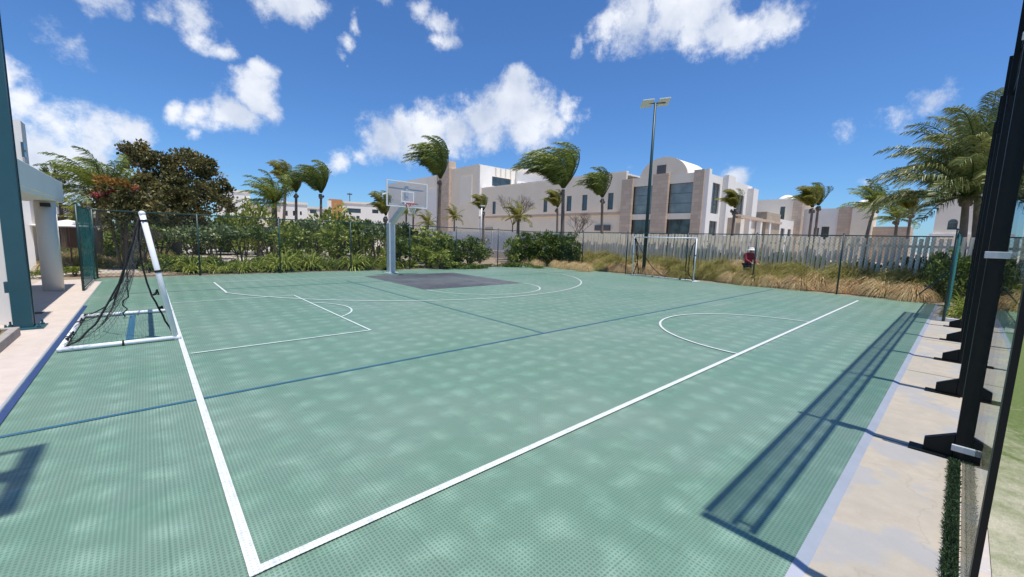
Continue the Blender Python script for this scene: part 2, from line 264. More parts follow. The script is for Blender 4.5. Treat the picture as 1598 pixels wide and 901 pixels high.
# ---------------------------------------------------------------- mesh helpers
class MB:
    def __init__(s): s.v = []; s.f = []; s.tone = None; s.smooth = False
    def add(s, vs, fs):
        o = len(s.v); s.v += [tuple(v) for v in vs]; s.f += [tuple(i + o for i in f) for f in fs]
    def box(s, x0, x1, y0, y1, z0, z1):
        x0, x1 = min(x0, x1), max(x0, x1); y0, y1 = min(y0, y1), max(y0, y1); z0, z1 = min(z0, z1), max(z0, z1)
        s.add([(x0,y0,z0),(x1,y0,z0),(x1,y1,z0),(x0,y1,z0),(x0,y0,z1),(x1,y0,z1),(x1,y1,z1),(x0,y1,z1)], [(0,3,2,1),(4,5,6,7),(0,1,5,4),(1,2,6,5),(2,3,7,6),(3,0,4,7)]); return s
    def tube(s, pts, r, n=8, cap=True):
        pts = [Vector(p) for p in pts]; rs = r if isinstance(r, (list, tuple)) else [r] * len(pts)
        vs = []; up = Vector((0, 0, 1)); prev = None
        for i, p in enumerate(pts):
            t = (pts[min(i + 1, len(pts) - 1)] - pts[max(i - 1, 0)]).normalized()
            if prev is None:
                a = up if abs(t.z) < .95 else Vector((1, 0, 0)); u = t.cross(a).normalized()
            else: u = (prev - t * prev.dot(t)).normalized()
            prev = u; w = t.cross(u)
            for k in range(n): q = 2 * math.pi * (k + .5) / n; vs.append(p + (u * math.cos(q) + w * math.sin(q)) * rs[i])
        fs = [(i * n + k, i * n + (k + 1) % n, (i + 1) * n + (k + 1) % n, (i + 1) * n + k) for i in range(len(pts) - 1) for k in range(n)]
        if cap: fs += [tuple(range(n - 1, -1, -1)), tuple((len(pts) - 1) * n + k for k in range(n))]
        s.add(vs, fs); return s
    def bar(s, a, b, w, h, up=(0, 0, 1)):
        a, b = Vector(a), Vector(b); t = (b - a).normalized(); u = t.cross(Vector(up)).normalized() * w / 2; v = u.cross(t).normalized() * h / 2
        vs = [p + q for p in (a, b) for q in (-u - v, u - v, u + v, -u + v)]
        s.add(vs, [(0,1,2,3),(7,6,5,4),(0,4,5,1),(1,5,6,2),(2,6,7,3),(3,7,4,0)]); return s
    def prism(s, poly, axis, d0, d1):
        """poly of 2-D points extruded along an axis"""
        def P(p, d): return {'x': (d, p[0], p[1]), 'y': (p[0], d, p[1]), 'z': (p[0], p[1], d)}[axis]
        n = len(poly); s.add([P(p, d0) for p in poly] + [P(p, d1) for p in poly], [tuple(range(n)), tuple(range(2 * n - 1, n - 1, -1))] + [(k, k + n, (k + 1) % n + n, (k + 1) % n) for k in range(n)]); return s
    def dome(s, c, rx, ry, rz, n=20, m=8):
        vs = []; c = Vector(c)
        for j in range(m):
            a = math.pi / 2 * j / m
            for k in range(n): q = 2 * math.pi * k / n; vs.append(c + Vector((rx * math.cos(a) * math.cos(q), ry * math.cos(a) * math.sin(q), rz * math.sin(a))))
        vs.append(c + Vector((0, 0, rz))); fs = [(j * n + k, j * n + (k + 1) % n, (j + 1) * n + (k + 1) % n, (j + 1) * n + k) for j in range(m - 1) for k in range(n)]
        fs += [((m - 1) * n + k, (m - 1) * n + (k + 1) % n, m * n) for k in range(n)]; s.add(vs, fs); return s
    def ball(s, c, rx, ry, rz, n=14, m=10):
        c = Vector(c); vs = [c + Vector((0, 0, -rz))]
        for j in range(1, m):
            a = -math.pi / 2 + math.pi * j / m
            for k in range(n): q = 2 * math.pi * k / n; vs.append(c + Vector((rx * math.cos(a) * math.cos(q), ry * math.cos(a) * math.sin(q), rz * math.sin(a))))
        vs.append(c + Vector((0, 0, rz))); L = len(vs) - 1
        fs = [(0, 1 + (k + 1) % n, 1 + k) for k in range(n)] + [(1 + j * n + k, 1 + j * n + (k + 1) % n, 1 + (j + 1) * n + (k + 1) % n, 1 + (j + 1) * n + k) for j in range(m - 2) for k in range(n)]
        fs += [(1 + (m - 2) * n + k, 1 + (m - 2) * n + (k + 1) % n, L) for k in range(n)]; s.add(vs, fs); return s
    def mesh(s, name, mat, smooth=False):
        me = bpy.data.meshes.new(name); me.from_pydata(s.v, [], s.f); me.materials.append(mat)
        if smooth: me.shade_smooth()
        return me
    def build(s, name, mat, parent=None, smooth=False, bevel=0):
        o = bpy.data.objects.new(name, s.mesh(name, mat, smooth)); COL.objects.link(o)
        if parent: o.parent = parent
        if bevel: b = o.modifiers.new('bevel', 'BEVEL'); b.width = bevel; b.segments = 2; b.limit_method = 'ANGLE'
        return o
def tag(o, label=None, cat=None, group=None, kind=None):
    if label: o['label'] = label
    if cat: o['category'] = cat
    if group: o['group'] = group
    if kind: o['kind'] = kind
    return o
def thing(name, label, cat, loc=(0, 0, 0), rz=0, group=None, scale=1):
    o = bpy.data.objects.new(name, None); COL.objects.link(o); o.location = loc; o.rotation_euler.z = rz; o.scale = (scale,) * 3; o.empty_display_size = .3
    return tag(o, label, cat, group)
def dup(root, loc, rz, label, group=None, scale=None, cat=None):
    r = root.copy(); COL.objects.link(r); r.location = loc; r.rotation_euler.z = rz
    if scale: r.scale = scale if hasattr(scale, '__len__') else (scale,) * 3
    tag(r, label, cat, group)
    def kids(a, b):
        for ch in list(a.children):
            c = ch.copy(); COL.objects.link(c); c.parent = b; kids(ch, c)
    kids(root, r); return r
def sheet(name, pts, z, mat, label=None):
    o = MB(); o.add([(x, y, z) for x, y in pts], [tuple(range(len(pts)))]); ob = o.build(name, mat); return tag(ob, label, kind='structure')
def rect(x0, x1, y0, y1): return [(x0, y0), (x1, y0), (x1, y1), (x0, y1)]
def quads(name, V, tone, mat, tri=False):
    """V: (n,k,3) array of leaf polygons, tone: n"""
    n, k = V.shape[:2]; me = bpy.data.meshes.new(name); me.vertices.add(n * k); me.vertices.foreach_set('co', V.reshape(-1).astype('f'))
    me.loops.add(n * k); me.loops.foreach_set('vertex_index', np.arange(n * k, dtype='i')); me.polygons.add(n); me.polygons.foreach_set('loop_start', np.arange(0, n * k, k, dtype='i'))
    me.update(calc_edges=True); a = me.attributes.new('tone', 'FLOAT', 'FACE'); a.data.foreach_set('value', np.clip(tone, 0, 1).astype('f')); me.materials.append(mat); return me
def unit(a): return a / (np.linalg.norm(a, axis=-1, keepdims=True) + 1e-9)
def leafset(P, out, size, aspect=.5, spread=.9, tone0=None):
    """rhombic leaves at P (n,3), growing roughly along out"""
    n = len(P); d = unit(out + rng.normal(0, spread, (n, 3))); s = unit(np.cross(d, rng.normal(0, 1, (n, 3)))); L = size * rng.uniform(.6, 1.3, (n, 1)); nrm = np.cross(d, s)
    V = np.stack([P, P + d * L * .5 + s * L * aspect / 2 + nrm * L * .08, P + d * L, P + d * L * .5 - s * L * aspect / 2 + nrm * L * .08], 1); return V
def clump_mesh(name, blobs, nclump, nleaf, rc, size, mat, aspect=.55, seed=0, flat=1.0, tonebias=0, low=-.75):
    """crown made of leaf clumps spread over the surfaces of several blobs (c, rx, ry, rz)"""
    global rng
    keep = rng; rng = np.random.default_rng(seed + 100); Vs = []; T = []; tot = sum(b[1] * b[2] + b[1] * b[3] for b in blobs)
    for (c, rx, ry, rz) in blobs:
        k = max(3, int(nclump * (rx * ry + rx * rz) / tot)); d = unit(rng.normal(0, 1, (k, 3))); d[:, 2] = np.where(d[:, 2] < low, -d[:, 2] * .5, d[:, 2]); rad = rng.uniform(.55, 1.06, (k, 1)) ** .7
        cc = np.array(c) + d * np.array([rx, ry, rz]) * rad
        for i in range(k):
            m = int(nleaf * rng.uniform(.6, 1.3)); r = rc * rng.uniform(.6, 1.35); e = unit(rng.normal(0, 1, (m, 3))); P = cc[i] + e * r * rng.uniform(.3, 1, (m, 1)) * np.array([1, 1, .75 * flat])
            Vs.append(leafset(P, e * .5 + d[i] * .6 + np.array([0, 0, .3]), size, aspect, .7)); T.append(np.full(m, .5 + tonebias + rng.normal(0, .16)) + rng.normal(0, .16, m))
    rng2 = rng; rng = keep
    return quads(name, np.concatenate(Vs), np.concatenate(T), mat)
def meshobj(name, me, parent=None):
    o = bpy.data.objects.new(name, me); COL.objects.link(o)
    if parent: o.parent = parent
    return o

# ================================================================ GROUND AND PAVING
sheet('ground', rect(-700, 900, -700, 900), -.03, MT['sand'])
X0, X1, Y0, Y1 = -1.11, 19.55, .45, 18.5
FX, FY = 19.95, 19.35
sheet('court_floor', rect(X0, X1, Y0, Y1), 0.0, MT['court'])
def band(name, x0, x1, y0, y1, mat, z=.004): return sheet(name, rect(x0, x1, y0, y1), z, mat)
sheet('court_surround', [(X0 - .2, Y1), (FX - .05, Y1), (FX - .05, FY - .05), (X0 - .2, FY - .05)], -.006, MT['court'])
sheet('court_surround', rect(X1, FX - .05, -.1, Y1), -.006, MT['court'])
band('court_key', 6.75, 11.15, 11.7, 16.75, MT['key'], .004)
def line(a, b, w, mat, z=.008):
    a, b = Vector((*a, 0)), Vector((*b, 0)); t = (b - a).normalized(); n = Vector((-t.y, t.x, 0)) * w / 2
    p = [a - n, b - n, b + n, a + n]; return sheet('court_line', [(q.x, q.y) for q in p], z, mat)
def arc(c, r, a0, a1, w, mat, z=.009, n=48):
    m = MB(); vs = []
    for i in range(n + 1):
        a = R_(a0 + (a1 - a0) * i / n)
        for rr in (r - w / 2, r + w / 2): vs.append((c[0] + rr * math.cos(a), c[1] + rr * math.sin(a), z))
    m.add(vs, [(2 * i, 2 * i + 1, 2 * i + 3, 2 * i + 2) for i in range(n)]); o = m.build('court_arc', mat); return tag(o, kind='structure')
line((.32, 2.23), (.32, 18.1), .058, MT['line_w'], .010); line((.29, 2.26), (18.15, 2.26), .058, MT['line_w'], .012)
line((.38, 16.55), (6.7, 16.55), .04, MT['line_thin'], .010); line((11.2, 16.5), (17.9, 16.5), .04, MT['line_thin'], .010)
line((X0 + .02, 5.12), (19.2, 5.12), .05, MT['line_b'], .006); line((5.48, 5.15), (5.48, 15.3), .06, MT['line_t'], .0055); line((-.7, 14.6), (18, 14.6), .05, MT['line_t'], .005)
line((-.28, 8.35), (-.28, 11.0), .09, MT['line_b'], .006)
line((X0 + .045, .6), (X0 + .045, 12.7), .06, MT['line_db'], .011)
line((1.60, 13.72), (1.60, 16.5), .05, MT['line_w'], .011); arc((8.73, 16.8), 7.82, 203.6, 337, .05, MT['line_w'], .013, 90); line((15.9, 13.75), (15.9, 16.5), .04, MT['line_thin'], .011)
arc((8.95, 11.66), 2.2, 180, 360, .045, MT['line_w'], .009)
arc((9.33, 2.26), 2.28, 0, 180, .045, MT['line_w'], .014)
line((.38, 7.12), (2.99, 7.12), .04, MT['line_thin'], .009); line((2.97, 7.1), (2.97, 12.3), .04, MT['line_thin'], .010); line((.38, 12.3), (2.97, 12.3), .04, MT['line_thin'], .009)
arc((2.13, 9.73), 1.38, -52, 52, .04, MT['line_thin'], .011)
# grey edge ramp round the court
def ramp_edge(name, pts):
    m = MB(); m.add(pts, [(0, 1, 2, 3)]); tag(m.build(name, MT['edge']), kind='structure')
ramp_edge('court_edge', [(-2, Y0, .002), (FX, Y0, .002), (FX, Y0 - .062, -.018), (-2, Y0 - .062, -.018)])
ramp_edge('court_edge', [(X0, Y1, .002), (X0, Y0, .002), (X0 - .035, Y0, -.018), (X0 - .035, Y1, -.018)])
sheet('walkway', rect(-4, FX - .02, -.30, Y0 - .055), -.019, MT['concrete'])
sheet('paving', [(X0 - .03, -1), (X0 - .03, FY), (-2.55, FY), (-2.55, 17.3), (-12, 17.3), (-12, -1)], -.0175, MT['paving'])
sheet('padel_turf', rect(-6, 14.6, -14, -.30), -.012, MT['turf'])
sheet('walkway', [(14.6, -14), (17.0, -14), (17.0, -.30), (14.6, -.30)], -.016, MT['paving'])
sheet('planting_bed', [(FX, .3), (24.2, -1), (24.2, 45), (15, 45), (15, 21), (FX, FY)], -.024, MT['soil'])
sheet('planting_bed', [(-2.2, FY + .05), (FX, FY + .05), (15, 21.9), (-2.2, 21.6)], -.020, MT['soil'])
sheet('planting_bed', [(15.4, .28), (15.4, -.55), (24, -2.4), (24.2, -1), (FX, .28)], -.013, MT['soil'])
# kerb at the end of the walkway
tag(MB().box(15.2, 15.32, -.6, .3, -.02, .07).build('kerb', MT['whitepaint']), kind='structure')
for x in (1.9, 5.1, 8.4, 11.7):   # joints in the walkway slab
    sheet('walkway_joint', rect(x - .006, x + .006, -.29, .385), -.0165, MT['dark'])
tag(MB().box(-1.75, -1.62, 12.1, 12.4, -.0175, -.014).build('paving_drain', MT['dark']), kind='structure')

# ================================================================ FENCES
def chain_fence(name, label, a, b, h, posts, pitch=.085, screen=False, mat_post='darkgreen'):
    a, b = Vector((*a, 0)), Vector((*b, 0)); L = (b - a).length; t = (b - a).normalized(); ax = math.atan2(t.y, t.x)
    th = thing(name, label, 'fence', a, ax)
    for p in posts:
        m = MB().tube([(p, 0, -.02), (p, 0, h + .03)], .03, 8); m.ball((p, 0, h + .03), .036, .036, .03, 8, 6); m.build('post', MT[mat_post], th, True)
    MB().tube([(0, 0, h - .03), (L, 0, h - .03)], .021, 6).build('top_rail', MT[mat_post], th)
    MB().tube([(0, 0, .04), (L, 0, .04)], .012, 5).build('bottom_rail', MT[mat_post], th)
    m = MB(); r = .0026; H = h - .08
    for s_ in (1, -1):
        k = -H
        while k < L + H:
            x0, x1, z0, z1 = (k, k + H, .04, .04 + H)
            if s_ < 0: x0, x1 = x1, x0
            # clip to 0..L
            def clip(xa, za, xb, zb):
                if max(xa, xb) <= 0 or min(xa, xb) >= L: return None
                def pt(x): f = (x - xa) / (xb - xa); return za + f * (zb - za)
                A = (min(max(xa, 0), L), 0); B = (min(max(xb, 0), L), 0); return (A[0], pt(A[0])), (B[0], pt(B[0]))
            c = clip(x0, z0, x1, z1)
            if c and abs(c[0][0] - c[1][0]) > .01:
                (xa, za), (xb, zb) = c; y = .003 * s_; m.tube([(xa, y, za), (xb, y, zb)], r, 3, False)
            k += pitch * 1.414
    m.build('wire_mesh', MT['wire'], th)
    if screen:
        s = MB(); n = int(L * 3) + 1; zs = [i / 6 for i in range(7)]; vs = []
        for i in range(n + 1):
            for z in zs: vs.append((L * i / n, -.04 + .012 * math.sin(i * 1.9) + .008 * math.sin(z * 9 + i), .07 + z * (h - .13)))
        for i in range(n + 1):
            for z in zs: vs.append((L * i / n, -.046 + .012 * math.sin(i * 1.9) + .008 * math.sin(z * 9 + i), .07 + z * (h - .13)))
        K = (n + 1) * 7; fs = [(i * 7 + j, (i + 1) * 7 + j, (i + 1) * 7 + j + 1, i * 7 + j + 1) for i in range(n) for j in range(6)]
        s.add(vs, fs); s.build('windscreen', MT['screen'], th, True)
    return th
FH = 2.30
chain_fence('chain_link_fence', 'green chain-link fence along the far side of the court behind the basketball hoop', (-1.28, FY), (FX, FY), FH, [0, 2.75, 5.47, 8.45, 11.5, 14.4, 17.5, 21.2])
chain_fence('chain_link_fence', 'dark chain-link fence between the court and the tan ornamental grasses', (FX, .30), (FX, FY - .06), FH, [2.86, 5.85, 8.9, 12.3, 15.4, 18.0])
chain_fence('chain_link_fence', 'short fence return with green windscreen beside the white porch column', (-1.34, 15.9), (-1.34, FY - .08), FH, [0, 3.3], screen=True)
cf = chain_fence('chain_link_fence', 'short fence return with bright teal windscreen at the right end of the court', (15.2, .17), (FX - .06, .17), FH, [0, 4.65], screen=True, mat_post='darkgreen')
MB().tube([(4.6, .03, 1.2), (4.6, .9, .05)], .02, 6).build('brace', MT['darkgreen'], cf)

# pale slatted fence
sf = thing('slat_fence', 'long pale wooden fence of slightly leaning vertical slats behind the ornamental grasses', 'fence', (24.0, -2.5, 0))
m = MB(); y = 0.0; r_ = random.Random(3)
while y < 22.4:
    tilt = r_.uniform(-.015, .03); h = 2.32 + r_.uniform(-.05, .05); w = .145; a = Vector((r_.uniform(-.02, .02), y, .05)); b = Vector((a.x, y - tilt - .06, h))
    m.bar(a, b, w, .05, up=(1, 1.3, 0)); y += .20 + r_.uniform(-.012, .012)
m.build('slats', MT['slat'], sf); MB().box(.06, .11, 0, 22.4, .5, .6).box(.06, .11, 0, 22.4, 1.9, 2.0).build('rail', MT['slat'], sf)
sf2 = thing('slat_fence', 'white close-set slat fence on a low wall behind the hedge and round bushes', 'fence', (24.0, 19.95, 0))
m = MB(); y = 0.0
while y < 24:
    m.bar((0, y, .62), (0, y - .04, 2.33), .10, .04, up=(1, .3, 0)); y += .15
m.build('slats', MT['whitepaint'], sf2); MB().box(-.05, .12, -.1, 24, -.03, .60).build('base_wall', MT['stucco2'], sf2)
MB().box(.06, .10, 0, 24, 2.2, 2.28).build('rail', MT['whitepaint'], sf2)
for yy in (2.5, 9.5, 16.5): MB().box(-.06, .02, yy, yy + .12, .6, 2.42).build('post', MT['whitepaint'], sf2)

# ================================================================ GLASS WALL OF THE NEXT COURT
gw = thing('glass_wall', 'tall glass court wall with black steel posts, feet and wire mesh above', 'glass wall', (0, 0, 0))
GY = -.184; GH = 3.52; MH = 4.66; gx = [5.07, 7.36, 9.65, 11.94, 14.2]
def post(x, near=False):
    m = MB().box(x, x + .11, GY - .10, GY + .056, -.02, GH + .02); p = m.build('post', MT['black'], gw, bevel=.004)
    MB().box(x + .02, x + .07, GY + .014, GY + .06, GH + .021, MH).build('mesh_post', MT['black'], gw)
    # triangular foot bracket
    MB().prism([(GY + .057, -.015), (GY + .24, -.015), (GY + .24, .10), (GY + .057, .20)], 'x', x + .01, x + .08).build('foot_bracket', MT['black'], gw, bevel=.004)
    MB().box(x - .04, x + .13, GY + .02, GY + .33, -.019, -.006).build('base_plate', MT['black'], gw)
for x in gx: post(x)
xs = [2.655] + gx + [16.3]
for i in range(len(xs) - 1):
    MB().box(xs[i] + (.112 if i else 0), xs[i + 1] - .002, GY - .006, GY + .006, .03, GH - .02).build('glass_panel', MT['glass'], gw)
for x in gx[:1]:
    for z in (.09, 1.74, 3.40):
        c = MB().box(x - .028, x - .002, GY - .095, GY + .074, z - .026, z + .028); c.build('clamp', MT['clamp'], gw, bevel=.004)
MB().box(2.58, 2.65, GY - .011, GY + .011, -.02, MH + .04).build('end_post', MT['black'], gw)
MB().box(2.72, 2.745, GY - .01, GY + .01, GH + .01, GH + .48).build('mesh_post', MT['black'], gw)
for z, t_ in ((GH + .03, .036), (GH + .48, .034), (MH, .045)): MB().box(2.661, 16.3, GY - t_ / 2, GY + t_ / 2, z, z + t_).build('rail', MT['black'], gw)
m = MB(); x = 2.62
while x < 16.3: m.bar((x, GY, GH + .05), (x, GY, MH), .0048, .0048, up=(1, 0, 0)); x += .05
z = GH + .1
while z < MH: m.bar((2.6, GY + .003, z), (16.3, GY + .003, z), .0048, .0048); z += .05
m.build('wire_mesh', MT['black'], gw)
# hinge plate near the free edge of the glass
MB().box(2.6, 2.64, GY - .06, GY - .012, 1.72, 1.78).build('hinge_plate', MT['clamp'], gw)
# dark turf strip lying along the foot of the glass
MB().box(2.66, 5.06, GY + .008, GY + .07, -.019, -.006).build('turf_mat', MT['turf_strip'], gw)
P = np.column_stack([rng.uniform(2.66, 5.04, 5200), GY + .012 + .066 * rng.uniform(0, 1, 5200), np.full(5200, -.012)])
me = quads('turf_edge', leafset(P, np.tile([0, 0, 1.0], (5200, 1)), .024, .25, .6), rng.uniform(0, 1, 5200), MT['turf_strip'])
tag(meshobj('turf_strip', me), 'dark green strip of turf fibres along the foot of the glass wall', 'turf edge', kind='stuff')

# ================================================================ COURT FURNITURE
def goal(name, label, loc, rz, w, h, dp, pr=.045, seed=0, ln=0.0, nr=.0024, K=20, ck=.72):
    """mouth in the y direction from 0 to w, frame goes back in -x"""
    g = thing(name, label, 'goal', loc, rz); rr = random.Random(seed)
    MB().tube([(0, 0, .0), (-ln, 0, h)], pr, 14).ball((-ln, 0, h), pr * 1.12, pr * 1.12, pr * 1.12).build('post', MT['pvc'], g, True)
    MB().tube([(0, w, .0), (-ln, w, h)], pr, 14).ball((-ln, w, h), pr * 1.12, pr * 1.12, pr * 1.12).build('post', MT['pvc'], g, True)
    MB().tube([(-ln, pr, h), (-ln, w - pr, h)], pr, 14).build('crossbar', MT['pvc'], g, True)
    MB().tube([(-.03, 0, pr), (-dp, 0, pr)], pr * .9, 12).tube([(-.03, 0, pr), (.06, 0, pr)], pr * 1.15, 12).build('side_bar', MT['pvc'], g, True)
    MB().tube([(-.03, w, pr), (-dp, w, pr)], pr * .9, 12).tube([(-.03, w, pr), (.06, w, pr)], pr * 1.15, 12).build('side_bar', MT['pvc'], g, True)
    MB().tube([(-dp, -.0, pr), (-dp, w, pr)], pr * .9, 12).ball((-dp, 0, pr), pr, pr, pr).ball((-dp, w, pr), pr, pr, pr).build('back_bar', MT['pvc'], g, True)
    def on(f): return Vector((-ln * f, 0, h * f))
    for (p, q) in ((on(.55), on(.57)), (on(.94), on(.955)), ((-dp * .48, 0, pr), (-dp * .50, 0, pr)), (on(.6) + Vector((0, w, 0)), on(.62) + Vector((0, w, 0))), ((-dp, w * .25, pr), (-dp, w * .27, pr)), ((-dp, w * .7, pr), (-dp, w * .73, pr))):
        MB().tube([p, q], pr * 1.12, 12).build('strap', MT['net'], g)
    # net: heavy border cords plus sagging fine mesh
    def sag(a, b, drop, n=14, out=(0, 0, 0), jit=.012):
        a, b = Vector(a), Vector(b); o = Vector(out); P = []
        for i in range(n + 1):
            f = i / n; k = 4 * f * (1 - f); p = a.lerp(b, f) - Vector((0, 0, drop * k)) + o * k + Vector((rr.uniform(-jit, jit), rr.uniform(-jit, jit), rr.uniform(-jit, jit) * .6)); p.z = max(p.z, .01); P.append(p)
        return P
    class RP:
        def tube(s, P, r, n=6): MB().tube(P, r, n).build('net_cord' if len(P) > 6 else 'net_tie', MT['net'], g, True)
    N = RP()
    if True:
        tp = Vector((-ln - .03, 0, h - .06))
        N.tube(sag(tp + Vector((0, .02, 0)), (-dp + .05, .03, .07), .40, 18, (.0, .10, 0)), .018 * ck, 6)
        N.tube(sag(tp + Vector((0, .05, 0)), (-dp * .72, w * .45, .12), .30, 18, (-.05, 0, 0)), .014 * ck, 6)
        N.tube(sag(tp + Vector((.0, .05, 0)), (-.03, .05, .10), .0, 18, (-.13, .12, 0), .008), .017 * ck, 6)
        N.tube(sag(tp + Vector((0, w - .05, 0)), (-dp + .08, w - .05, .08), .42, 16, (.03, -.1, 0)), .015 * ck, 6)
        N.tube(sag(tp + Vector((0, w - .05, 0)), (-.30 - ln, w - .5, .75), .05, 10, (0, -.1, 0), .03), .014 * ck, 6); N.tube(sag((-.30 - ln, w - .5, .75), (-.38 - ln, w - .25, .04), .05, 8, (0, -.1, 0), .04), .016 * ck, 6)
        for _ in range(9):
            c = Vector((rr.choice((-.02, -dp + .04)), rr.uniform(0, w), rr.uniform(.05, .09))); N.tube([c + Vector((rr.uniform(-.03, .03), rr.uniform(-.05, .05), rr.uniform(-.02, .04))) for _ in range(4)], .014, 5)
        for z in (1.1, .75, .5): c = Vector((-.08 - ln * z / h, .09, z)); N.tube([c + Vector((rr.uniform(-.05, .02), rr.uniform(-.03, .04), rr.uniform(-.04, .05))) for _ in range(5)], .016, 5)
    F = MB(); J = K; Pts = []
    for i in range(K + 1):
        u = i / K; row = []
        for j in range(J + 1):
            v = j / J; x = -ln - (dp - ln) * v ** 1.15; z = h * (1 - v) - .66 * math.sin(math.pi * min(1, v * 1.05)) * (1 - .2 * math.sin(math.pi * u)) ; y_ = w * u + .12 * math.sin(v * 5 + u * 7) * math.sin(math.pi * v)
            row.append(Vector((x + .04 * math.sin(u * 9 + v * 6), y_, max(z + .03 * math.sin(u * 13 + v * 9), .015 + .01 * rr.random()))))
        Pts.append(row)
    for i in range(K + 1): F.tube(Pts[i], nr, 3, False)
    for j in range(J + 1): F.tube([Pts[i][j] for i in range(K + 1)], nr, 3, False)
    F.build('net', MT['netgrey'], g); return g
goal('football_goal', 'white plastic football goal with sagging black net at the left of the court', (.27, 8.18, 0), 0, 2.87, 1.95, 1.24, .037, 1, ln=.29)
goal('football_goal', 'small white football goal with bunched black net by the far right fence', (19.35, 11.80, 0), math.pi - .14, 3.55, 2.04, .50, .027, 5, nr=.0035, K=12, ck=1.4)

def hoop():
    g = thing('basketball_hoop', 'white basketball hoop with clear backboard at the far side of the court', 'basketball hoop', (8.42, 17.75, 0))
    MB().box(-.15, .15, -.15, .15, 0, 2.30).build('pole', MT['galv'], g, bevel=.02); MB().box(-.27, .27, -.25, .25, -.004, .022).build('base_plate', MT['galv'], g)
    for a, c in ((-.21, -.2), (.21, -.2), (.21, .2), (-.21, .2)): MB().tube([(a, c, .02), (a, c, .06)], .018, 6).build('bolt', MT['galv'], g)
    MB().bar((0, .02, 2.24), (.05, -1.45, 3.15), .20, .22).build('arm', MT['galv'], g, bevel=.015); MB().bar((0.05, -1.42, 3.0), (.05, -1.42, 3.85), .14, .10, up=(0, 1, 0)).bar((-.75, -1.42, 3.72), (.85, -1.42, 3.72), .06, .06).bar((-.75, -1.42, 3.05), (.85, -1.42, 3.05), .06, .06).build('back_support', MT['galv'], g)
    bb = MB().box(-.88, .98, -1.52, -1.505, 2.98, 4.0).build('backboard', MT['acrylic'], g)
    f = MB(); x0, x1, z0, z1, y = -.91, 1.01, 2.95, 4.03, -1.512
    f.box(x0, x1, y - .02, y + .02, z0, z0 + .05).box(x0, x1, y - .02, y + .02, z1 - .04, z1).box(x0, x0 + .05, y - .021, y + .021, z0 + .05, z1 - .04).box(x1 - .05, x1, y - .021, y + .021, z0 + .05, z1 - .04); f.build('frame', MT['whitepaint'], bb)
    q = MB(); xc = .05; y0, y1 = -1.527, -1.523
    q.box(xc - .3, xc + .3, y0, y1, 3.58, 3.63).box(xc - .3, xc + .3, y0, y1, 3.16, 3.21).box(xc - .3, xc - .25, y0, y1, 3.21, 3.58).box(xc + .25, xc + .3, y0, y1, 3.21, 3.58); q.build('target_square', MT['whitepaint'], bb)
    rc = Vector((xc, -1.90, 3.08)); rm = MB().tube([rc + Vector((.225 * math.cos(a), .225 * math.sin(a), 0)) for a in [2 * math.pi * i / 24 for i in range(25)]], .016, 6)
    rm.box(xc - .09, xc + .09, -1.69, -1.528, 2.98, 3.10); r = rm.build('rim', MT['rimred'], g)
    n = MB()
    for s_ in (1, -1):
        for i in range(12):
            P = []
            for j in range(6): a = 2 * math.pi * (i / 12 + s_ * j * .035); q_ = .225 - .10 * (j / 5) ** .7; P.append(rc + Vector((q_ * math.cos(a), q_ * math.sin(a), -.42 * j / 5)))
            n.tube(P, .006, 4)
    n.build('net', MT['whitepaint'], r)
    # small white rain/fixing arm seen at the left of the board
    MB().tube([(-.91, -1.50, 3.46), (-1.05, -1.45, 3.40), (-1.02, -1.42, 3.30)], .03, 6).build('side_clamp', MT['whitepaint'], g)
hoop()

def flood(name, label, loc, rz, H, pr=.075, parent_mat='bluegreen', hs=1.0):
    g = thing(name, label, 'floodlight', loc, rz)
    MB().tube([(0, 0, -.02), (0, 0, H * .5), (0, 0, H)], [pr * 1.15, pr, pr * .7], 12).build('pole', MT[parent_mat], g, True); MB().box(-.2, .2, -.2, .2, -.02, .02).build('base_plate', MT[parent_mat], g)
    MB().tube([(-.55 * hs, 0, H - .03), (.55 * hs, 0, H + .06)], .035, 8).build('cross_arm', MT[parent_mat], g)
    for s_ in (-1, 1):
        hd = MB(); w, d = .31 * hs, .20 * hs; cx = s_ * .44 * hs; zc = H + .03 + s_ * .06
        vs = [(cx + a * w, b * d, zc + c * .03 - b * .13 * hs + a * .05 * hs) for c in (-1, 1) for a, b in ((-1, -1), (1, -1), (1, 1), (-1, 1))]
        hd.add(vs, [(0,3,2,1),(4,5,6,7),(0,1,5,4),(1,2,6,5),(2,3,7,6),(3,0,4,7)])
        h = hd.build('lamp_head', MT['lamp'], g, bevel=.015); MB().add
        k = MB(); k.add([(cx + a * w * .85, b * d * .8, zc - .036 - b * .104 * hs + a * .0425 * hs) for a, b in ((-1, -1), (1, -1), (1, 1), (-1, 1))], [(0, 1, 2, 3)]); k.build('lens', MT['lamp'], h)
    return g
flood('floodlight_pole', 'tall dark green pole with two pale floodlights behind the far right goal', (20.35, 11.72, 0), R_(-38), 9.05, .085, 'darkgreen', 1.0)
ff = thing('floodlight_pole', 'dark pole carrying a rectangular floodlight frame left behind the photographer', 'floodlight', (-2.05, 2.3, 0))
MB().tube([(0, 0, -.02), (0, 0, 8.2)], [.1, .07], 12).build('pole', MT['darkgreen'], ff, True); MB().box(-.2, .2, -.2, .2, -.02, .02).build('base_plate', MT['darkgreen'], ff)
MB().box(1.24, 1.37, -.60, .48, 8.16, 8.24).box(.0, 1.24, .43, .48, 8.16, 8.22).box(.0, 1.24, -.60, -.55, 8.16, 8.22).build('frame', MT['darkgreen'], ff); MB().box(-.1, 1.24, -.1, .08, 8.16, 8.26).build('cross_arm', MT['darkgreen'], ff)
MB().box(.30, .95, -.42, -.12, 8.10, 8.22).build('lamp_head', MT['lamp'], ff)
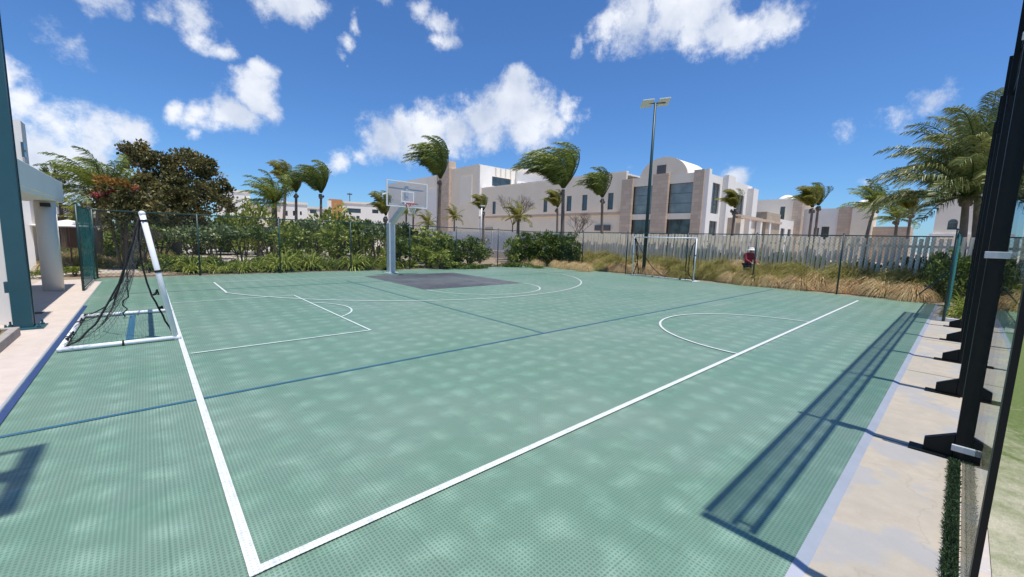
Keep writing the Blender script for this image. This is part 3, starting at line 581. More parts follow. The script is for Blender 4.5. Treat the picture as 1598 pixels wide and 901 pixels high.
# teal steel column in front of the porch wall
p = thing('steel_pole', 'tall teal steel post bolted to the paving in front of the white porch wall', 'steel post', (-1.62, 10.55, -.015))
MB().box(-.11, .11, -.11, -.085, .02, 7.0).box(-.11, .11, .085, .11, .02, 7.0).box(-.012, .012, -.085, .085, .02, 7.0).box(-.10, -.085, -.085, .085, .02, 7.0).box(.085, .10, -.085, .085, .02, 7.0).build('column', MT['bluegreen'], p)
MB().box(-.24, .24, -.22, .22, -.002, .02).build('base_plate', MT['bluegreen'], p)
for a in (-.18, .18):
    for c in (-.16, .16): MB().tube([(a, c, .02), (a, c, .045), (a, c, .046), (a, c, .10)], [.028, .028, .014, .014], 6).build('bolt', MT['bluegreen'], p)
MB().box(-.16, -.115, -.08, .04, .62, .80).build('junction_box', MT['bluegreen'], p)

# ================================================================ BUILDINGS
def wallX(m, X, t, y0, y1, z0, z1, ops):
    """wall box with its face at X looking to -X; ops: openings (ya,yb,za,zb)"""
    ys = sorted({y0, y1, *[o[0] for o in ops], *[o[1] for o in ops]}); zs = sorted({z0, z1, *[o[2] for o in ops], *[o[3] for o in ops]})
    for i in range(len(ys) - 1):
        for j in range(len(zs) - 1):
            yc, zc = (ys[i] + ys[i + 1]) / 2, (zs[j] + zs[j + 1]) / 2
            if not any(o[0] < yc < o[1] and o[2] < zc < o[3] for o in ops): m.box(X, X + t, ys[i], ys[i + 1], zs[j], zs[j + 1])
def wallY(m, Y, t, x0, x1, z0, z1, ops):
    xs = sorted({x0, x1, *[o[0] for o in ops], *[o[1] for o in ops]}); zs = sorted({z0, z1, *[o[2] for o in ops], *[o[3] for o in ops]})
    for i in range(len(xs) - 1):
        for j in range(len(zs) - 1):
            xc, zc = (xs[i] + xs[i + 1]) / 2, (zs[j] + zs[j + 1]) / 2
            if not any(o[0] < xc < o[1] and o[2] < zc < o[3] for o in ops): m.box(xs[i], xs[i + 1], Y, Y + t, zs[j], zs[j + 1])
def winX(X, o, par, mat='pane', bars=(1, 1), rec=.18):
    ya, yb, za, zb = o; f = MB(); w = .05; x = X + rec
    f.box(x - .03, x + .03, ya, ya + w, za, zb).box(x - .03, x + .03, yb - w, yb, za, zb).box(x - .03, x + .03, ya + w, yb - w, zb - w, zb).box(x - .03, x + .03, ya + w, yb - w, za, za + w)
    for i in range(1, bars[0] + 1): y = ya + (yb - ya) * i / (bars[0] + 1); f.box(x - .025, x + .025, y - .02, y + .02, za + w, zb - w)
    for i in range(1, bars[1] + 1): z = za + (zb - za) * i / (bars[1] + 1); f.box(x - .022, x + .022, ya + w, yb - w, z - .02, z + .02)
    fo = f.build('window', MT['frame'], par); MB().box(x + .004, x + .012, ya + .01, yb - .01, za + .01, zb - .01).build('pane', MT[mat], fo); return fo
def winY(Y, o, par, mat='pane', bars=(1, 1), rec=.18):
    xa, xb, za, zb = o; f = MB(); w = .05; y = Y + rec
    f.box(xa, xa + w, y - .03, y + .03, za, zb).box(xb - w, xb, y - .03, y + .03, za, zb).box(xa + w, xb - w, y - .03, y + .03, zb - w, zb).box(xa + w, xb - w, y - .03, y + .03, za, za + w)
    for i in range(1, bars[0] + 1): x = xa + (xb - xa) * i / (bars[0] + 1); f.box(x - .02, x + .02, y - .025, y + .025, za + w, zb - w)
    for i in range(1, bars[1] + 1): z = za + (zb - za) * i / (bars[1] + 1); f.box(xa + w, xb - w, y - .022, y + .022, z - .02, z + .02)
    fo = f.build('window', MT['frame'], par); MB().box(xa + .01, xb - .01, y + .004, y + .012, za + .01, zb - .01).build('pane', MT[mat], fo); return fo
H = thing('hotel_building', 'long beige hotel building with stone pillars, big windows and a vaulted roof', 'building', (45, 19, 0))
H.location = (0, 0, 0)
# central block
ops = [(25.3, 28.0, 5.2, 8.55), (20.5, 23.4, 5.2, 8.55), (25.3, 28.0, .3, 4.55), (20.5, 23.4, .3, 4.55)]
m = MB(); wallX(m, 45, .3, 20.5, 29.4, -.03, 9.55, ops); m.build('wall', MT['stucco'], H)
for i, o in enumerate(ops): winX(45, o, H, 'pane_green' if i < 2 else 'pane', (0, 2) if i < 2 else (1, 1))
MB().box(45.5, 45.8, 21.6, 22.2, .3, 2.4).build('inner_panel', MT['dark'], H)
MB().box(44.6, 45.6, 28.0, 29.5, -.03, 9.45).build('stone_pillar', MT['stone'], H); MB().box(44.6, 45.3, 23.4, 25.3, -.03, 9.72).build('stone_pillar', MT['stone'], H); MB().box(44.6, 45.6, 19.4, 20.5, -.03, 9.75).build('stone_pillar', MT['stone'], H)
# vault
av = []; cyv, rv, hv, zb_ = 24.35, 2.95, 2.35, 9.30
for i in range(25): a = math.pi * i / 24; av.append((cyv + rv * math.cos(a), zb_ + hv * math.sin(a)))
MB().prism(av, 'x', 45.02, 45.3).build('gable_wall', MT['stucco2'], H); MB().prism([(cyv + (y - cyv) * .985, zb_ + (z - zb_) * .985) for y, z in av], 'x', 45.3, 50.2).build('vault', MT['stucco3'], H)
MB().box(44.95, 45.03, 24.0, 25.1, 9.74, 10.75).build('vent_panel', MT['frame'], H)
# right return of the central block
ops = [(46.0, 48.0, 5.2, 8.5), (46.0, 48.0, .3, 4.4), (53.2, 55.5, 5.0, 7.9)]
m = MB(); wallY(m, 19.0, .3, 44.85, 58, -.03, 9.3, ops); m.build('side_wall', MT['stucco3'], H)
for o in ops: winY(19.0, o, H, 'pane', (1, 2))
MB().box(44.8, 45.4, 18.95, 19.4, -.03, 9.78).build('corner_strip', MT['stucco3'], H)
MB().box(45.3, 58, 19.3, 28, 8.9, 9.1).build('roof', MT['stucco3'], H); MB().box(48.6, 50.6, 18.4, 18.98, -.03, 9.55).build('buttress', MT['stucco3'], H)
MB().box(56.5, 58.2, 18.3, 18.98, -.03, 8.9).build('buttress', MT['stucco3'], H); MB().box(49.4, 52, 17.9, 18.38, -.03, 4.9).build('stone_block', MT['stone2'], H)
MB().box(57.7, 58, 19.3, 34, -.03, 9.2).build('back_wall', MT['stucco3'], H); MB().box(52, 52.6, 17.7, 18.3, 4.9, 5.2).box(50.5, 66, 17.4, 17.7, 4.9, 5.2).box(50.5, 66, 18.0, 18.25, 5.2, 5.4).build('pergola', MT['stone'], H)
for x in (53.5, 57.5, 61): MB().box(x, x + .6, 17.45, 17.95, -.03, 4.9).build('pergola_post', MT['stucco3'], H)
# wing wall
wins = []
for (pa, pb) in ((768.5, 773.5), (848, 854), (884, 891.5), (908, 916), (948, 956.5)):
    def yX(px): r = ray(px, 320); return r[1] / r[0] * 45.5
    wins.append((yX(pb), yX(pa), 5.95, 8.1))
m = MB(); wallX(m, 45.5, .3, 29.5, 59.2, 5.6, 10.55, wins); m.build('wall', MT['stucco2'], H)
for o in wins: winX(45.5, o, H, 'pane', (0, 1), .15)
MB().box(45.2, 45.8, 29.5, 59.2, -.03, 5.25).build('lower_wall', MT['stucco2'], H); MB().box(44.9, 45.8, 29.5, 59.2, 5.25, 5.595).build('ledge', MT['stone'], H)
MB().box(45.44, 46, 29.5, 59.2, 10.55, 10.68).build('coping', MT['stucco3'], H)
MB().box(44.98, 45.19, 31.2, 33.6, 3.2, 3.9).build('sign_panel', MT['frame'], H); MB().box(45.05, 45.19, 55.5, 57.5, 3.1, 3.6).build('vent_panel', MT['stone2'], H)
MB().box(45.8, 60, 29.5, 59.2, 10.2, 10.4).build('roof', MT['stucco3'], H)
# tower at the left end
ops = [(47.8, 52.5, 11.3, 13.0)]
m = MB(); wallY(m, 59.2, .3, 45.0, 53.5, -.03, 14.7, ops); m.build('tower_side', MT['stucco3'], H); winY(59.2, ops[0], H, 'pane', (3, 0), .25)
MB().box(45.0, 45.3, 59.5, 68.3, -.03, 14.8).build('tower_wall', MT['stucco2'], H); MB().box(45.3, 70, 59.5, 68.3, 13.9, 14.1).build('roof', MT['stucco3'], H)
MB().box(44.9, 45.01, 61.5, 65.2, 8.0, 13.0).build('recess_panel', MT['stucco'], H)
m = MB(); wallY(m, 58.7, .3, 53.6, 64, -.03, 15.3, [(54.6, 57, 11.0, 12.6)]); m.build('tower_side', MT['stucco3'], H); MB().box(53.6, 53.9, 59.0, 66, -.03, 15.3).build('tower_wall', MT['stucco2'], H); MB().box(53.2, 64, 58.2, 58.69, 14.9, 15.2).build('canopy', MT['stucco3'], H)
for x in (48.5, 49.7, 50.9, 52.1): MB().box(x, x + .35, 58.9, 59.19, 13.1, 14.6).build('fin', MT['stucco'], H)
MB().box(44.4, 46, 68.3, 71.2, -.03, 16.3).build('stone_tower', MT['stone'], H); MB().box(43.9, 46, 71.25, 71.9, -.03, 15.6).build('stone_fin', MT['stone2'], H)
m = MB(); wl = [(74, 78.5, 3, 12.0), (84, 88, 3, 12.0)]; wallX(m, 45.2, .3, 71.9, 97, -.03, 14.2, wl); m.build('wall', MT['stucco'], H)
for o in wl: MB().box(45.42, 45.5, o[0], o[1], o[2], o[3]).build('recess_panel', MT['stucco3'], H)
MB().box(45.5, 66, 71.9, 97, 13.6, 13.8).build('roof', MT['stucco3'], H)

B = thing('villa_building', 'pale villa block with tan stone box and three doors right of the hotel', 'building', (0, 0, 0))
m = MB(); dr = [(67.6, 69.6, .3, 4.6), (71, 73, .3, 4.6), (74.6, 76.4, .3, 4.6)]; wallY(m, 18.8, .3, 66, 78, -.03, 5.9, dr); m.build('wall', MT['stucco3'], B)
for o in dr: winY(18.8, o, B, 'pane', (0, 0), .2)
MB().box(60, 65.8, 17.6, 21.5, -.03, 6.25).build('stone_box', MT['stone2'], B); MB().box(66, 78, 19.1, 24, 5.4, 5.6).build('roof', MT['stucco3'], B)
m = MB(); wallX(m, 78.2, .3, 19.3, 31, -.03, 9.6, [(20.4, 21.1, 2.5, 8.4), (23.5, 24.6, 6.5, 7.6)]); m.build('wall', MT['stucco'], B); MB().box(78.38, 78.45, 20.3, 21.2, 2.4, 8.5).build('pane', MT['pane'], B)
MB().box(78.5, 95, 19.3, 31, 9.2, 9.4).build('roof', MT['stucco3'], B); MB().dome((81, 21.0, 9.3), 1.35, 1.35, 1.2).build('dome', MT['stucco3'], B, True)
MB().box(77.5, 79, 17.9, 19.2, -.03, 9.3).build('stone_pillar', MT['stone'], B)
for y in (25.2, 27.6): MB().box(77.9, 78.19, y, y + .5, 6.6, 7.3).build('vent_panel', MT['stone2'], B)
C = thing('villa_building', 'low pale villa with small white dome behind the pair of windblown palms', 'building', (0, 0, 0))
ops = [(14.6, 15.6, 3.2, 5.2), (15.9, 16.6, 3.2, 5.0)]
m = MB(); wallX(m, 80, .3, 13.6, 18.5, -.03, 8.0, ops); m.build('wall', MT['stucco3'], C)
for o in ops: winX(80, o, C, 'pane', (0, 0))
MB().box(79.6, 81, 11.9, 13.6, -.03, 8.2).build('wall', MT['stone'], C); MB().box(79, 83, 9.5, 11.9, -.03, 8.5).build('corner_tower', MT['stucco2'], C); MB().dome((81, 10.7, 8.5), 1.1, 1.1, .75).build('dome', MT['stucco3'], C, True)
MB().box(80.3, 92, 11.9, 18.5, 7.3, 7.5).build('roof', MT['stucco3'], C); MB().box(80.5, 86, 5.5, 9.5, -.03, 5.2).build('low_wing', MT['stone'], C)
# far right tower with arched window
a0, a1 = at(1461, 330, 70), at(1500, 330, 70)
T = thing('far_building', 'distant pale building with arched windows behind the big right palm', 'building', (0, 0, 0))
yb0, yb1 = min(a0.y, a1.y) - 3, max(a0.y, a1.y)
ops = [(yb1 - 1.9, yb1 - 1.1, 4.4, 5.2), (yb1 - 6, yb1 - 5.2, 4.4, 5.2)]
m = MB(); wallX(m, 70, .4, yb0 - 4, yb1, -.03, 9.1, ops); m.build('wall', MT['stucco'], T)
for o in ops: winX(70, o, T); MB().prism([((o[0] + o[1]) / 2 + .4 * math.cos(math.pi * i / 12), 5.2 + .4 * math.sin(math.pi * i / 12)) for i in range(13)], 'x', 69.97, 70.02).build('arch_panel', MT['pane'], T)
MB().box(69.7, 71, yb0 - 4, yb1 + .3, 3.6, 3.9).build('ledge', MT['stucco3'], T); MB().box(70.4, 80, yb0 - 4, yb1, 8.6, 8.8).build('roof', MT['stucco3'], T)

# far left houses (distance about 90 m)
def house(name, label, px0, px1, ptop, d, ops_px, mat='stucco3', extra=None):
    a, b = at(px0, 340, d), at(px1, 340, d); ztop = at((px0 + px1) / 2, ptop, d).z; g = thing(name, label, 'building', (a.x, a.y, 0), math.atan2(b.y - a.y, b.x - a.x)); L = (Vector((b.x, b.y)) - Vector((a.x, a.y))).length
    def X(px): return L * (px - px0) / (px1 - px0)
    def Z(px, py): return at(px, py, d).z
    ops = [(X(o[0]), X(o[2]), Z(o[0], o[3]), Z(o[0], o[1])) for o in ops_px]
    m = MB(); wallY(m, 0, .3, 0, L, -.03, ztop, ops); m.box(0, .3, .3, 9, -.03, ztop).box(L - .3, L, .3, 9, -.03, ztop); m.build('wall', MT[mat], g)
    for o in ops: winY(0, o, g, 'pane', (1, 0))
    MB().box(.3, L - .3, .3, 9, ztop - .7, ztop - .5).build('roof', MT['stucco3'], g); MB().box(-.1, L + .1, -.12, 0, ztop - .3, ztop + .05).build('parapet', MT['stone' if mat != 'stucco3' else 'stucco'], g); return g, X, Z, L
house('far_house', 'white flat-roofed house just right of the broad brown tree', 340, 392, 297, 85, [(352, 318, 357, 326)])
house('far_house', 'beige far house behind the clustered palms', 384, 438, 322, 78, [(410, 328, 414, 338), (424, 328, 428, 338)], 'stucco2')
g, X, Z, L = house('far_house', 'white far house with two small dark windows between palms', 436, 480, 316, 82, [(444, 329, 449, 337), (457, 329, 463, 337), (468, 330, 471, 336)])
house('far_house', 'low white far house right of the lone slim palm', 478, 516, 324, 90, [(484, 327, 494, 333)])
g, X, Z, L = house('far_house', 'far house with orange stair tower and shaded balcony', 512, 606, 316, 88, [(541, 325, 562, 332), (545, 337, 550, 342), (555, 337, 560, 342), (580, 327, 590, 333)])
MB().box(X(514), X(534), -1.2, -.13, -.03, Z(524, 312)).build('stair_tower', MT['terracotta'], g); MB().box(X(512), X(518), -1.3, -1.21, -.03, Z(515, 314)).build('trim', MT['stucco3'], g)
MB().tube([(X(545), 2, Z(545, 316)), (X(545), 2, Z(545, 300))], .08, 5).box(X(541), X(549), 1.9, 2.1, Z(545, 303), Z(545, 301)).build('antenna', MT['frame'], g)

# porch building at the left
Pb = thing('porch_building', 'white rendered porch building with square columns at the left edge', 'building', (0, 0, 0))
MB().box(-9, -1.83, 11.05, 11.35, -.02, 2.36).build('wall', MT['stucco3'], Pb, bevel=.01)
MB().box(-9, -1.68, 10.98, 17.15, 2.36, 2.44).build('ceiling', MT['stucco3'], Pb); MB().box(-1.95, -1.66, 10.95, 17.2, 2.441, 2.93).build('beam', MT['stucco3'], Pb, bevel=.01); MB().box(-9, -1.96, 10.95, 11.25, 2.441, 3.55).build('parapet', MT['stucco3'], Pb, bevel=.01)
MB().box(-9, -1.96, 16.9, 17.2, 2.441, 2.93).build('beam', MT['stucco3'], Pb)
MB().tube([(-1.93, 16.35, -.02), (-1.93, 16.35, 2.36)], .20, 28).build('column', MT['stucco3'], Pb, True); MB().tube([(-3.9, 16.6, -.02), (-3.9, 16.6, 2.36)], .2, 24).build('column', MT['stucco3'], Pb, True)
MB().box(-1.98, -1.80, 16.02, 16.12, 2.20, 2.30).build('spotlight', MT['dark'], Pb)
Ub = thing('white_building', 'tall narrow white building rising behind the teal post', 'building', (0, 0, 0)); q = at(33, 200, 24); zt = at(30, 188, 24).z
MB().box(q.x - 7, q.x, q.y, q.y + .8, -.02, zt).build('wall', MT['stucco3'], Ub); MB().box(q.x - .05, q.x + .02, q.y - .05, q.y + .3, at(34, 245, 24).z, at(34, 222, 24).z).build('window_strip', MT['pane'], Ub)
# hut and parasol behind the porch
q = at(98, 335, 34); hu = thing('garden_hut', 'small brown hut with flat pale roof behind the porch column', 'hut', (q.x, q.y, 0))
MB().box(-2.4, 1.3, 0, 2.5, -.02, 2.2).build('wall', MT['brownwood'], hu); MB().box(-2.8, 1.7, -.4, 2.9, at(98, 335, 34).z, at(98, 325, 34).z).build('roof', MT['stucco3'], hu)
q = at(107, 352, 24); pa = thing('parasol', 'white garden parasol open behind the green windscreen', 'parasol', (q.x, q.y, 0)); m = MB(); n = 8; zt = at(107, 343, 24).z; ze = at(107, 353, 24).z
m.add([(0, 0, zt)] + [(1.05 * math.cos(2 * math.pi * k / n), 1.05 * math.sin(2 * math.pi * k / n), ze) for k in range(n)] + [(0, 0, zt - .04)] + [(1.03 * math.cos(2 * math.pi * k / n), 1.03 * math.sin(2 * math.pi * k / n), ze - .04) for k in range(n)], [(0, 1 + k, 1 + (k + 1) % n) for k in range(n)] + [(n + 1, n + 2 + (k + 1) % n, n + 2 + k) for k in range(n)] + [(1 + k, n + 2 + k, n + 2 + (k + 1) % n, 1 + (k + 1) % n) for k in range(n)])
m.build('canopy', MT['umb'], pa); MB().tube([(0, 0, 0), (0, 0, zt)], .025, 6).build('pole', MT['brownwood'], pa)
# slim lamp pole in front of the hotel
q = at(750, 400, 37); lp = thing('lamp_pole', 'slim pale lamp pole beside the small palm before the tall hotel end', 'lamp pole', (q.x, q.y, 0)); zt = at(749, 322, 37).z
MB().tube([(0, 0, 0), (0, 0, zt)], .07, 8).build('pole', MT['galv'], lp, True); MB().box(-.15, .35, -.1, .1, zt, zt + .1).build('lamp_head', MT['lamp'], lp)

# ================================================================ PALMS
WIND = np.array([-.744, .667, 0.0])
def palm_crown(seed, nf, L, wind, droop, leaflet, nl=34, wl=.05, mat='palm', erect=.5):
    g = np.random.default_rng(seed); V = []; T = []; rach = MB()
    for f in range(nf):
        az = 2 * math.pi * (f / nf) + g.uniform(-.25, .25); el = R_(g.uniform(52, 92) if erect == 'up' else g.uniform(-12, 86))
        d = np.array([math.cos(az) * math.cos(el), math.sin(az) * math.cos(el), math.sin(el)]); p = np.array([0, 0, 0.]) + d * .12; Lf = L * g.uniform(.62, 1.15); ns = 16; pts = [p.copy()]; ds = [d.copy()]; tone = g.normal(.45, .22)
        for i in range(ns):
            s = (i + 1) / ns; d = d + WIND * wind * ((.02 + 1.75 * s ** 1.4) if erect == 'up' else (.12 + 1.5 * s)) / ns * 2.2 + np.array([0, 0, -1]) * droop * (.05 + 1.7 * s * s) / ns * 2.2 + g.normal(0, .02, 3); d = d / np.linalg.norm(d); p = p + d * Lf / ns; pts.append(p.copy()); ds.append(d.copy())
        rach.tube([tuple(q) for q in pts], [.035 * L / 3 * (1 - .85 * i / ns) + .004 for i in range(ns + 1)], 4, False)
        pts, ds = np.array(pts), np.array(ds)
        for side in (-1, 1):
            u = np.linspace(.10, 1, nl) + g.uniform(-.01, .01, nl); u = np.clip(u, 0, 1); k = u * ns; i0 = np.minimum(k.astype(int), ns - 1); fr = (k - i0)[:, None]
            P = pts[i0] * (1 - fr) + pts[i0 + 1] * fr; D = ds[i0]; up = np.array([0, 0, 1.]); S_ = unit(np.cross(D, up + g.normal(0, .05, 3))) * side
            l = leaflet * (np.sin(np.pi * np.clip(u * .86 + .10, 0, 1)) ** .6)[:, None] * g.uniform(.85, 1.1, (nl, 1))
            dir1 = unit(S_ * .85 + D * .45 + WIND * wind * .5 + np.array([0, 0, .12]) + g.normal(0, .08, (nl, 3))); dir2 = unit(dir1 + WIND * wind * .8 + np.array([0, 0, -1]) * (.5 + droop * .7) + g.normal(0, .12, (nl, 3)))
            m1 = P + dir1 * l * .5; tip = m1 + dir2 * l * .5; wv = unit(D + g.normal(0, .25, (nl, 3))) * wl * .5
            V.append(np.stack([P - wv * .5, P + wv * .5, m1 + wv, m1 - wv], 1)); V.append(np.stack([m1 - wv, m1 + wv, tip + wv * .15, tip - wv * .15], 1)); tt = tone + g.normal(0, .10, nl); T += [tt, tt + .04]
    me = quads('crown', np.concatenate(V), np.concatenate(T), MT[mat]); return me, rach
PV = {}
def palm_proto(key, seed, nf, L, wind, droop, leaflet, nl, wl, mat, erect=.5): PV[key] = (*palm_crown(seed, nf, L, wind, droop, leaflet, nl, wl, mat, erect), L)
palm_proto('swept_a', 1, 34, 3.3, 1.25, .80, .80, 42, .055, 'palm', 'up')
palm_proto('swept_b', 2, 38, 3.4, 1.45, .95, .80, 42, .055, 'palm', 'up')
palm_proto('swept_y', 3, 26, 3.1, 1.10, .90, .80, 34, .065, 'palmy', 'up')
palm_proto('mid', 4, 28, 3.3, .70, .70, .9, 40, .06, 'palm', 'mid')
palm_proto('mid_y', 5, 22, 3.1, .55, .75, .8, 32, .07, 'palmy', 'mid')
palm_proto('big', 6, 46, 4.4, .52, .86, 1.05, 60, .05, 'palmb', 'mid')
RM = {k: v[1].mesh('rachis', MT['palmy'] if k.endswith('y') else MT['palm']) for k, v in PV.items()}
palm_n = 0
def palm(label, pxb, pxc, pyc, d, Lpx, kind, tr=.13, lean=.0, z0=0, rz=None, group=None, yl=False):
    """trunk foot in line with pxb, crown centre at (pxc,pyc), at distance d; Lpx frond length in photo pixels"""
    global palm_n; palm_n += 1
    base = at(pxb, 380, d); base.z = z0; top = at(pxc, pyc, d); me, _, L = PV[kind]; sc = Lpx * depth(pxc, d) / FPX / L
    t = thing('palm_tree', label, 'palm tree', base, 0, group); rel = top - base; P = []; R = []; n = 14; rr = random.Random(palm_n)
    bend = Vector((-.744, .667, 0)) * lean
    for i in range(n + 1):
        f = i / n; p = Vector((rel.x * f, rel.y * f, rel.z * f)) - bend * math.sin(math.pi * f) * rel.z * .12; P.append(p); R.append(tr * (1.0 + .55 * (1 - f) ** 6 - .28 * f) * (1 + rr.uniform(-.05, .05)))
    MB().tube(P, R, 9).build('trunk', MT['bark'], t, True)
    vs_ = (sc * rr.uniform(.88, 1.12), sc * rr.uniform(.88, 1.12), sc * rr.uniform(.85, 1.15))
    for nm, mm in (('crown', me), ('frond_ribs', RM[kind])):
        c = meshobj(nm, mm, t); c.location = rel; c.scale = vs_; c.rotation_euler.z = rz if rz is not None else rr.uniform(-.25, .25)
    if tr * sc > .04:
        b = MB(); 
        for k in range(7): b.ball((rel.x + rr.uniform(-.16, .16), rel.y + rr.uniform(-.16, .16), rel.z - .1 - rr.uniform(0, .25)), .09, .09, .12, 8, 6)
        b.build('fruit', MT['bark'], t)
    return t
palm('tall windblown palm standing just right of the backboard', 683, 687, 281, 36, 66, 'swept_a', .17)
palm('tallest dark windblown palm before the long hotel wing, above the hedge', 878, 879, 296, 30, 80, 'swept_b', .16)
palm('medium windblown palm between the hedge palm and the hotel pillars', 940, 940, 310, 33, 50, 'swept_a', .13)
palm('small yellow-green palm tucked left of the tallest palm', 870, 870, 325, 36, 30, 'swept_y', .12)
palm('small bushy yellow-green palm below the bare twiggy tree', 808, 809, 338, 34, 32, 'mid_y', .16)
palm('small palm beside the slim lamp pole', 755, 754, 330, 38, 30, 'swept_y', .12)
palm('little yellow palm between the tall palm and the lamp pole', 709, 709, 338, 44, 20, 'mid_y', .10)
palm('low yellow palm at the foot of the hotel left of the tall palm', 668, 668, 347, 46, 24, 'mid_y', .14)
palm('thin palm seen below the backboard', 634, 634, 331, 40, 20, 'mid_y', .10)
palm('thin palm just right of the hoop net', 644, 645, 333, 42, 18, 'mid', .10)
palm('low windblown yellowish palm left of the hoop pole', 602, 602, 338, 34, 40, 'swept_y', .16)
palm('lone slim windblown palm, rightmost of the left garden trio', 500, 501, 303, 40, 54, 'swept_b', .13)
palm('middle windblown palm of the left garden trio', 462, 462, 302, 42, 42, 'swept_a', .15)
palm('bushy broad palm, leftmost of the left garden trio', 428, 428, 318, 38, 50, 'mid', .26)
palm('yellowing palm crowding in front of the bushy garden palm', 440, 446, 288, 45, 38, 'swept_y', .15)
palm('spreading palm left of the broad brown tree', 150, 156, 300, 26, 64, 'mid', .15)
palm('low yellow-green palm behind the green windscreen', 126, 128, 338, 31, 32, 'mid_y', .16)
palm('windblown palm before the right corner of the hotel', 1141, 1147, 326, 31, 38, 'swept_y', .11)
palm('left palm of the windblown pair before the low domed villa', 1262, 1268, 325, 40, 46, 'swept_y', .12)
palm('right palm of the windblown pair before the low domed villa', 1271, 1277, 322, 42, 44, 'swept_a', .12)
palm('curved-trunk palm left of the big right-hand palm', 1357, 1366, 322, 34, 50, 'mid', .11, lean=-.5)
palm('yellowish palm under the fronds of the big palm', 1416, 1422, 330, 36, 46, 'swept_y', .10)
palm('low dark palm between two slim trunks at the right', 1398, 1400, 343, 38, 34, 'mid', .12)
palm('big spreading coconut palm beside the black posts at the right', 1508, 1508, 306, 24.5, 128, 'big', .15, rz=.0)
palm('second coconut palm half hidden by the black post', 1530, 1528, 262, 27, 112, 'big', .14, rz=.6)

# ================================================================ SHRUBS AND TREES
def trunks(n, h, spread, seed, r=.035):
    rr = random.Random(seed); m = MB()
    for i in range(n):
        a = rr.uniform(0, 6.28); e = rr.uniform(.3, 1) * spread; m.tube([(math.cos(a) * e * .3, math.sin(a) * e * .3, 0), (math.cos(a + .4) * e * .55, math.sin(a + .4) * e * .55, h * .5), (math.cos(a) * e, math.sin(a) * e, h)], [r, r * .8, r * .55], 6)
    return m
SH = {}
def shrub_proto(key, blobs, nc, nl, rc, size, mat, tn, th, tsp, tr=.035, aspect=.55, seed=0, tb=0):
    SH[key] = (clump_mesh('foliage', blobs, nc, nl, rc, size, MT[mat], aspect, seed, tonebias=tb, low=-.2 if key.startswith('umb') else -.75), trunks(tn, th, tsp, seed, tr).mesh('stems', MT['bark2']))
B1 = [((0, 0, .55), .5, .5, .42)]
shrub_proto('round', [((0, 0, .52), .52, .5, .46), ((.2, .1, .62), .3, .3, .32), ((0, 0, .3), .46, .44, .26)], 110, 36, .13, .075, 'leafd', 4, .45, .2, seed=1)
shrub_proto('round_g', [((0, 0, .5), .5, .5, .44), ((-.2, .1, .6), .3, .3, .34), ((0, 0, .3), .42, .42, .24)], 96, 32, .14, .085, 'leafg', 4, .45, .2, seed=2)
shrub_proto('umbrella', [((-.2, 0, .78), .42, .4, .20), ((.25, .1, .82), .36, .36, .18), ((0, -.15, .88), .3, .3, .15)], 60, 34, .11, .07, 'leafgr', 5, .7, .32, .022, seed=3)
shrub_proto('umbrella_d', [((-.15, 0, .74), .45, .4, .24), ((.3, .1, .80), .34, .36, .2)], 62, 34, .11, .075, 'leafd', 5, .65, .3, .022, seed=4)
shrub_proto('loose', [((0, 0, .6), .45, .45, .45), ((.3, 0, .35), .3, .3, .3), ((-.3, .1, .4), .3, .3, .3)], 46, 26, .14, .10, 'leafg', 5, .6, .3, seed=5, tb=.08)
shrub_proto('low', [((0, 0, .25), .55, .5, .26), ((.3, .1, .2), .3, .3, .25)], 46, 26, .12, .09, 'leafd', 3, .2, .2, seed=6)
shrub_proto('bright', [((0, 0, .4), .5, .5, .38)], 46, 28, .13, .11, 'lily', 3, .3, .2, seed=8, tb=-.1)
# strap-leaved clumps: long arching blades
def blades(seed, n, L, w, spread, droop, mat, tb=0, seg=4, wind=0.0, base=.08, wave=0):
    g = np.random.default_rng(seed); az = g.uniform(0, 2 * math.pi, n); el = np.clip(g.normal(R_(90 - spread), R_(17), n), R_(5), R_(89)); d = np.stack([np.cos(az) * np.cos(el), np.sin(az) * np.cos(el), np.sin(el)], 1)
    br = base * np.sqrt(g.uniform(0, 1, n)); P = np.stack([np.cos(az) * br, np.sin(az) * br, np.zeros(n)], 1); Lb = (L * g.uniform(.6, 1.1, n))[:, None]; tone = np.clip(g.normal(.5 + tb, .2, n), 0, 1); V = []; T = []
    s = unit(np.cross(d, np.array([0, 0, 1.]) + g.normal(0, .1, (n, 3))))
    for i in range(seg):
        d2 = unit(d + np.array([0, 0, -1]) * droop * (i + .6) / seg + WIND * wind * (i + .5) / seg + g.normal(0, .05, (n, 3))); P2 = P + d2 * Lb / seg; w0 = w * (1 - .75 * (i / seg) ** 1.5) / 2; w1 = w * (1 - .9 * ((i + 1) / seg) ** 1.5) / 2
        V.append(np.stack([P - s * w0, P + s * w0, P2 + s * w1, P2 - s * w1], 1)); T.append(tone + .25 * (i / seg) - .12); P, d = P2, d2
    return quads('blades', np.concatenate(V), np.concatenate(T), MT[mat])
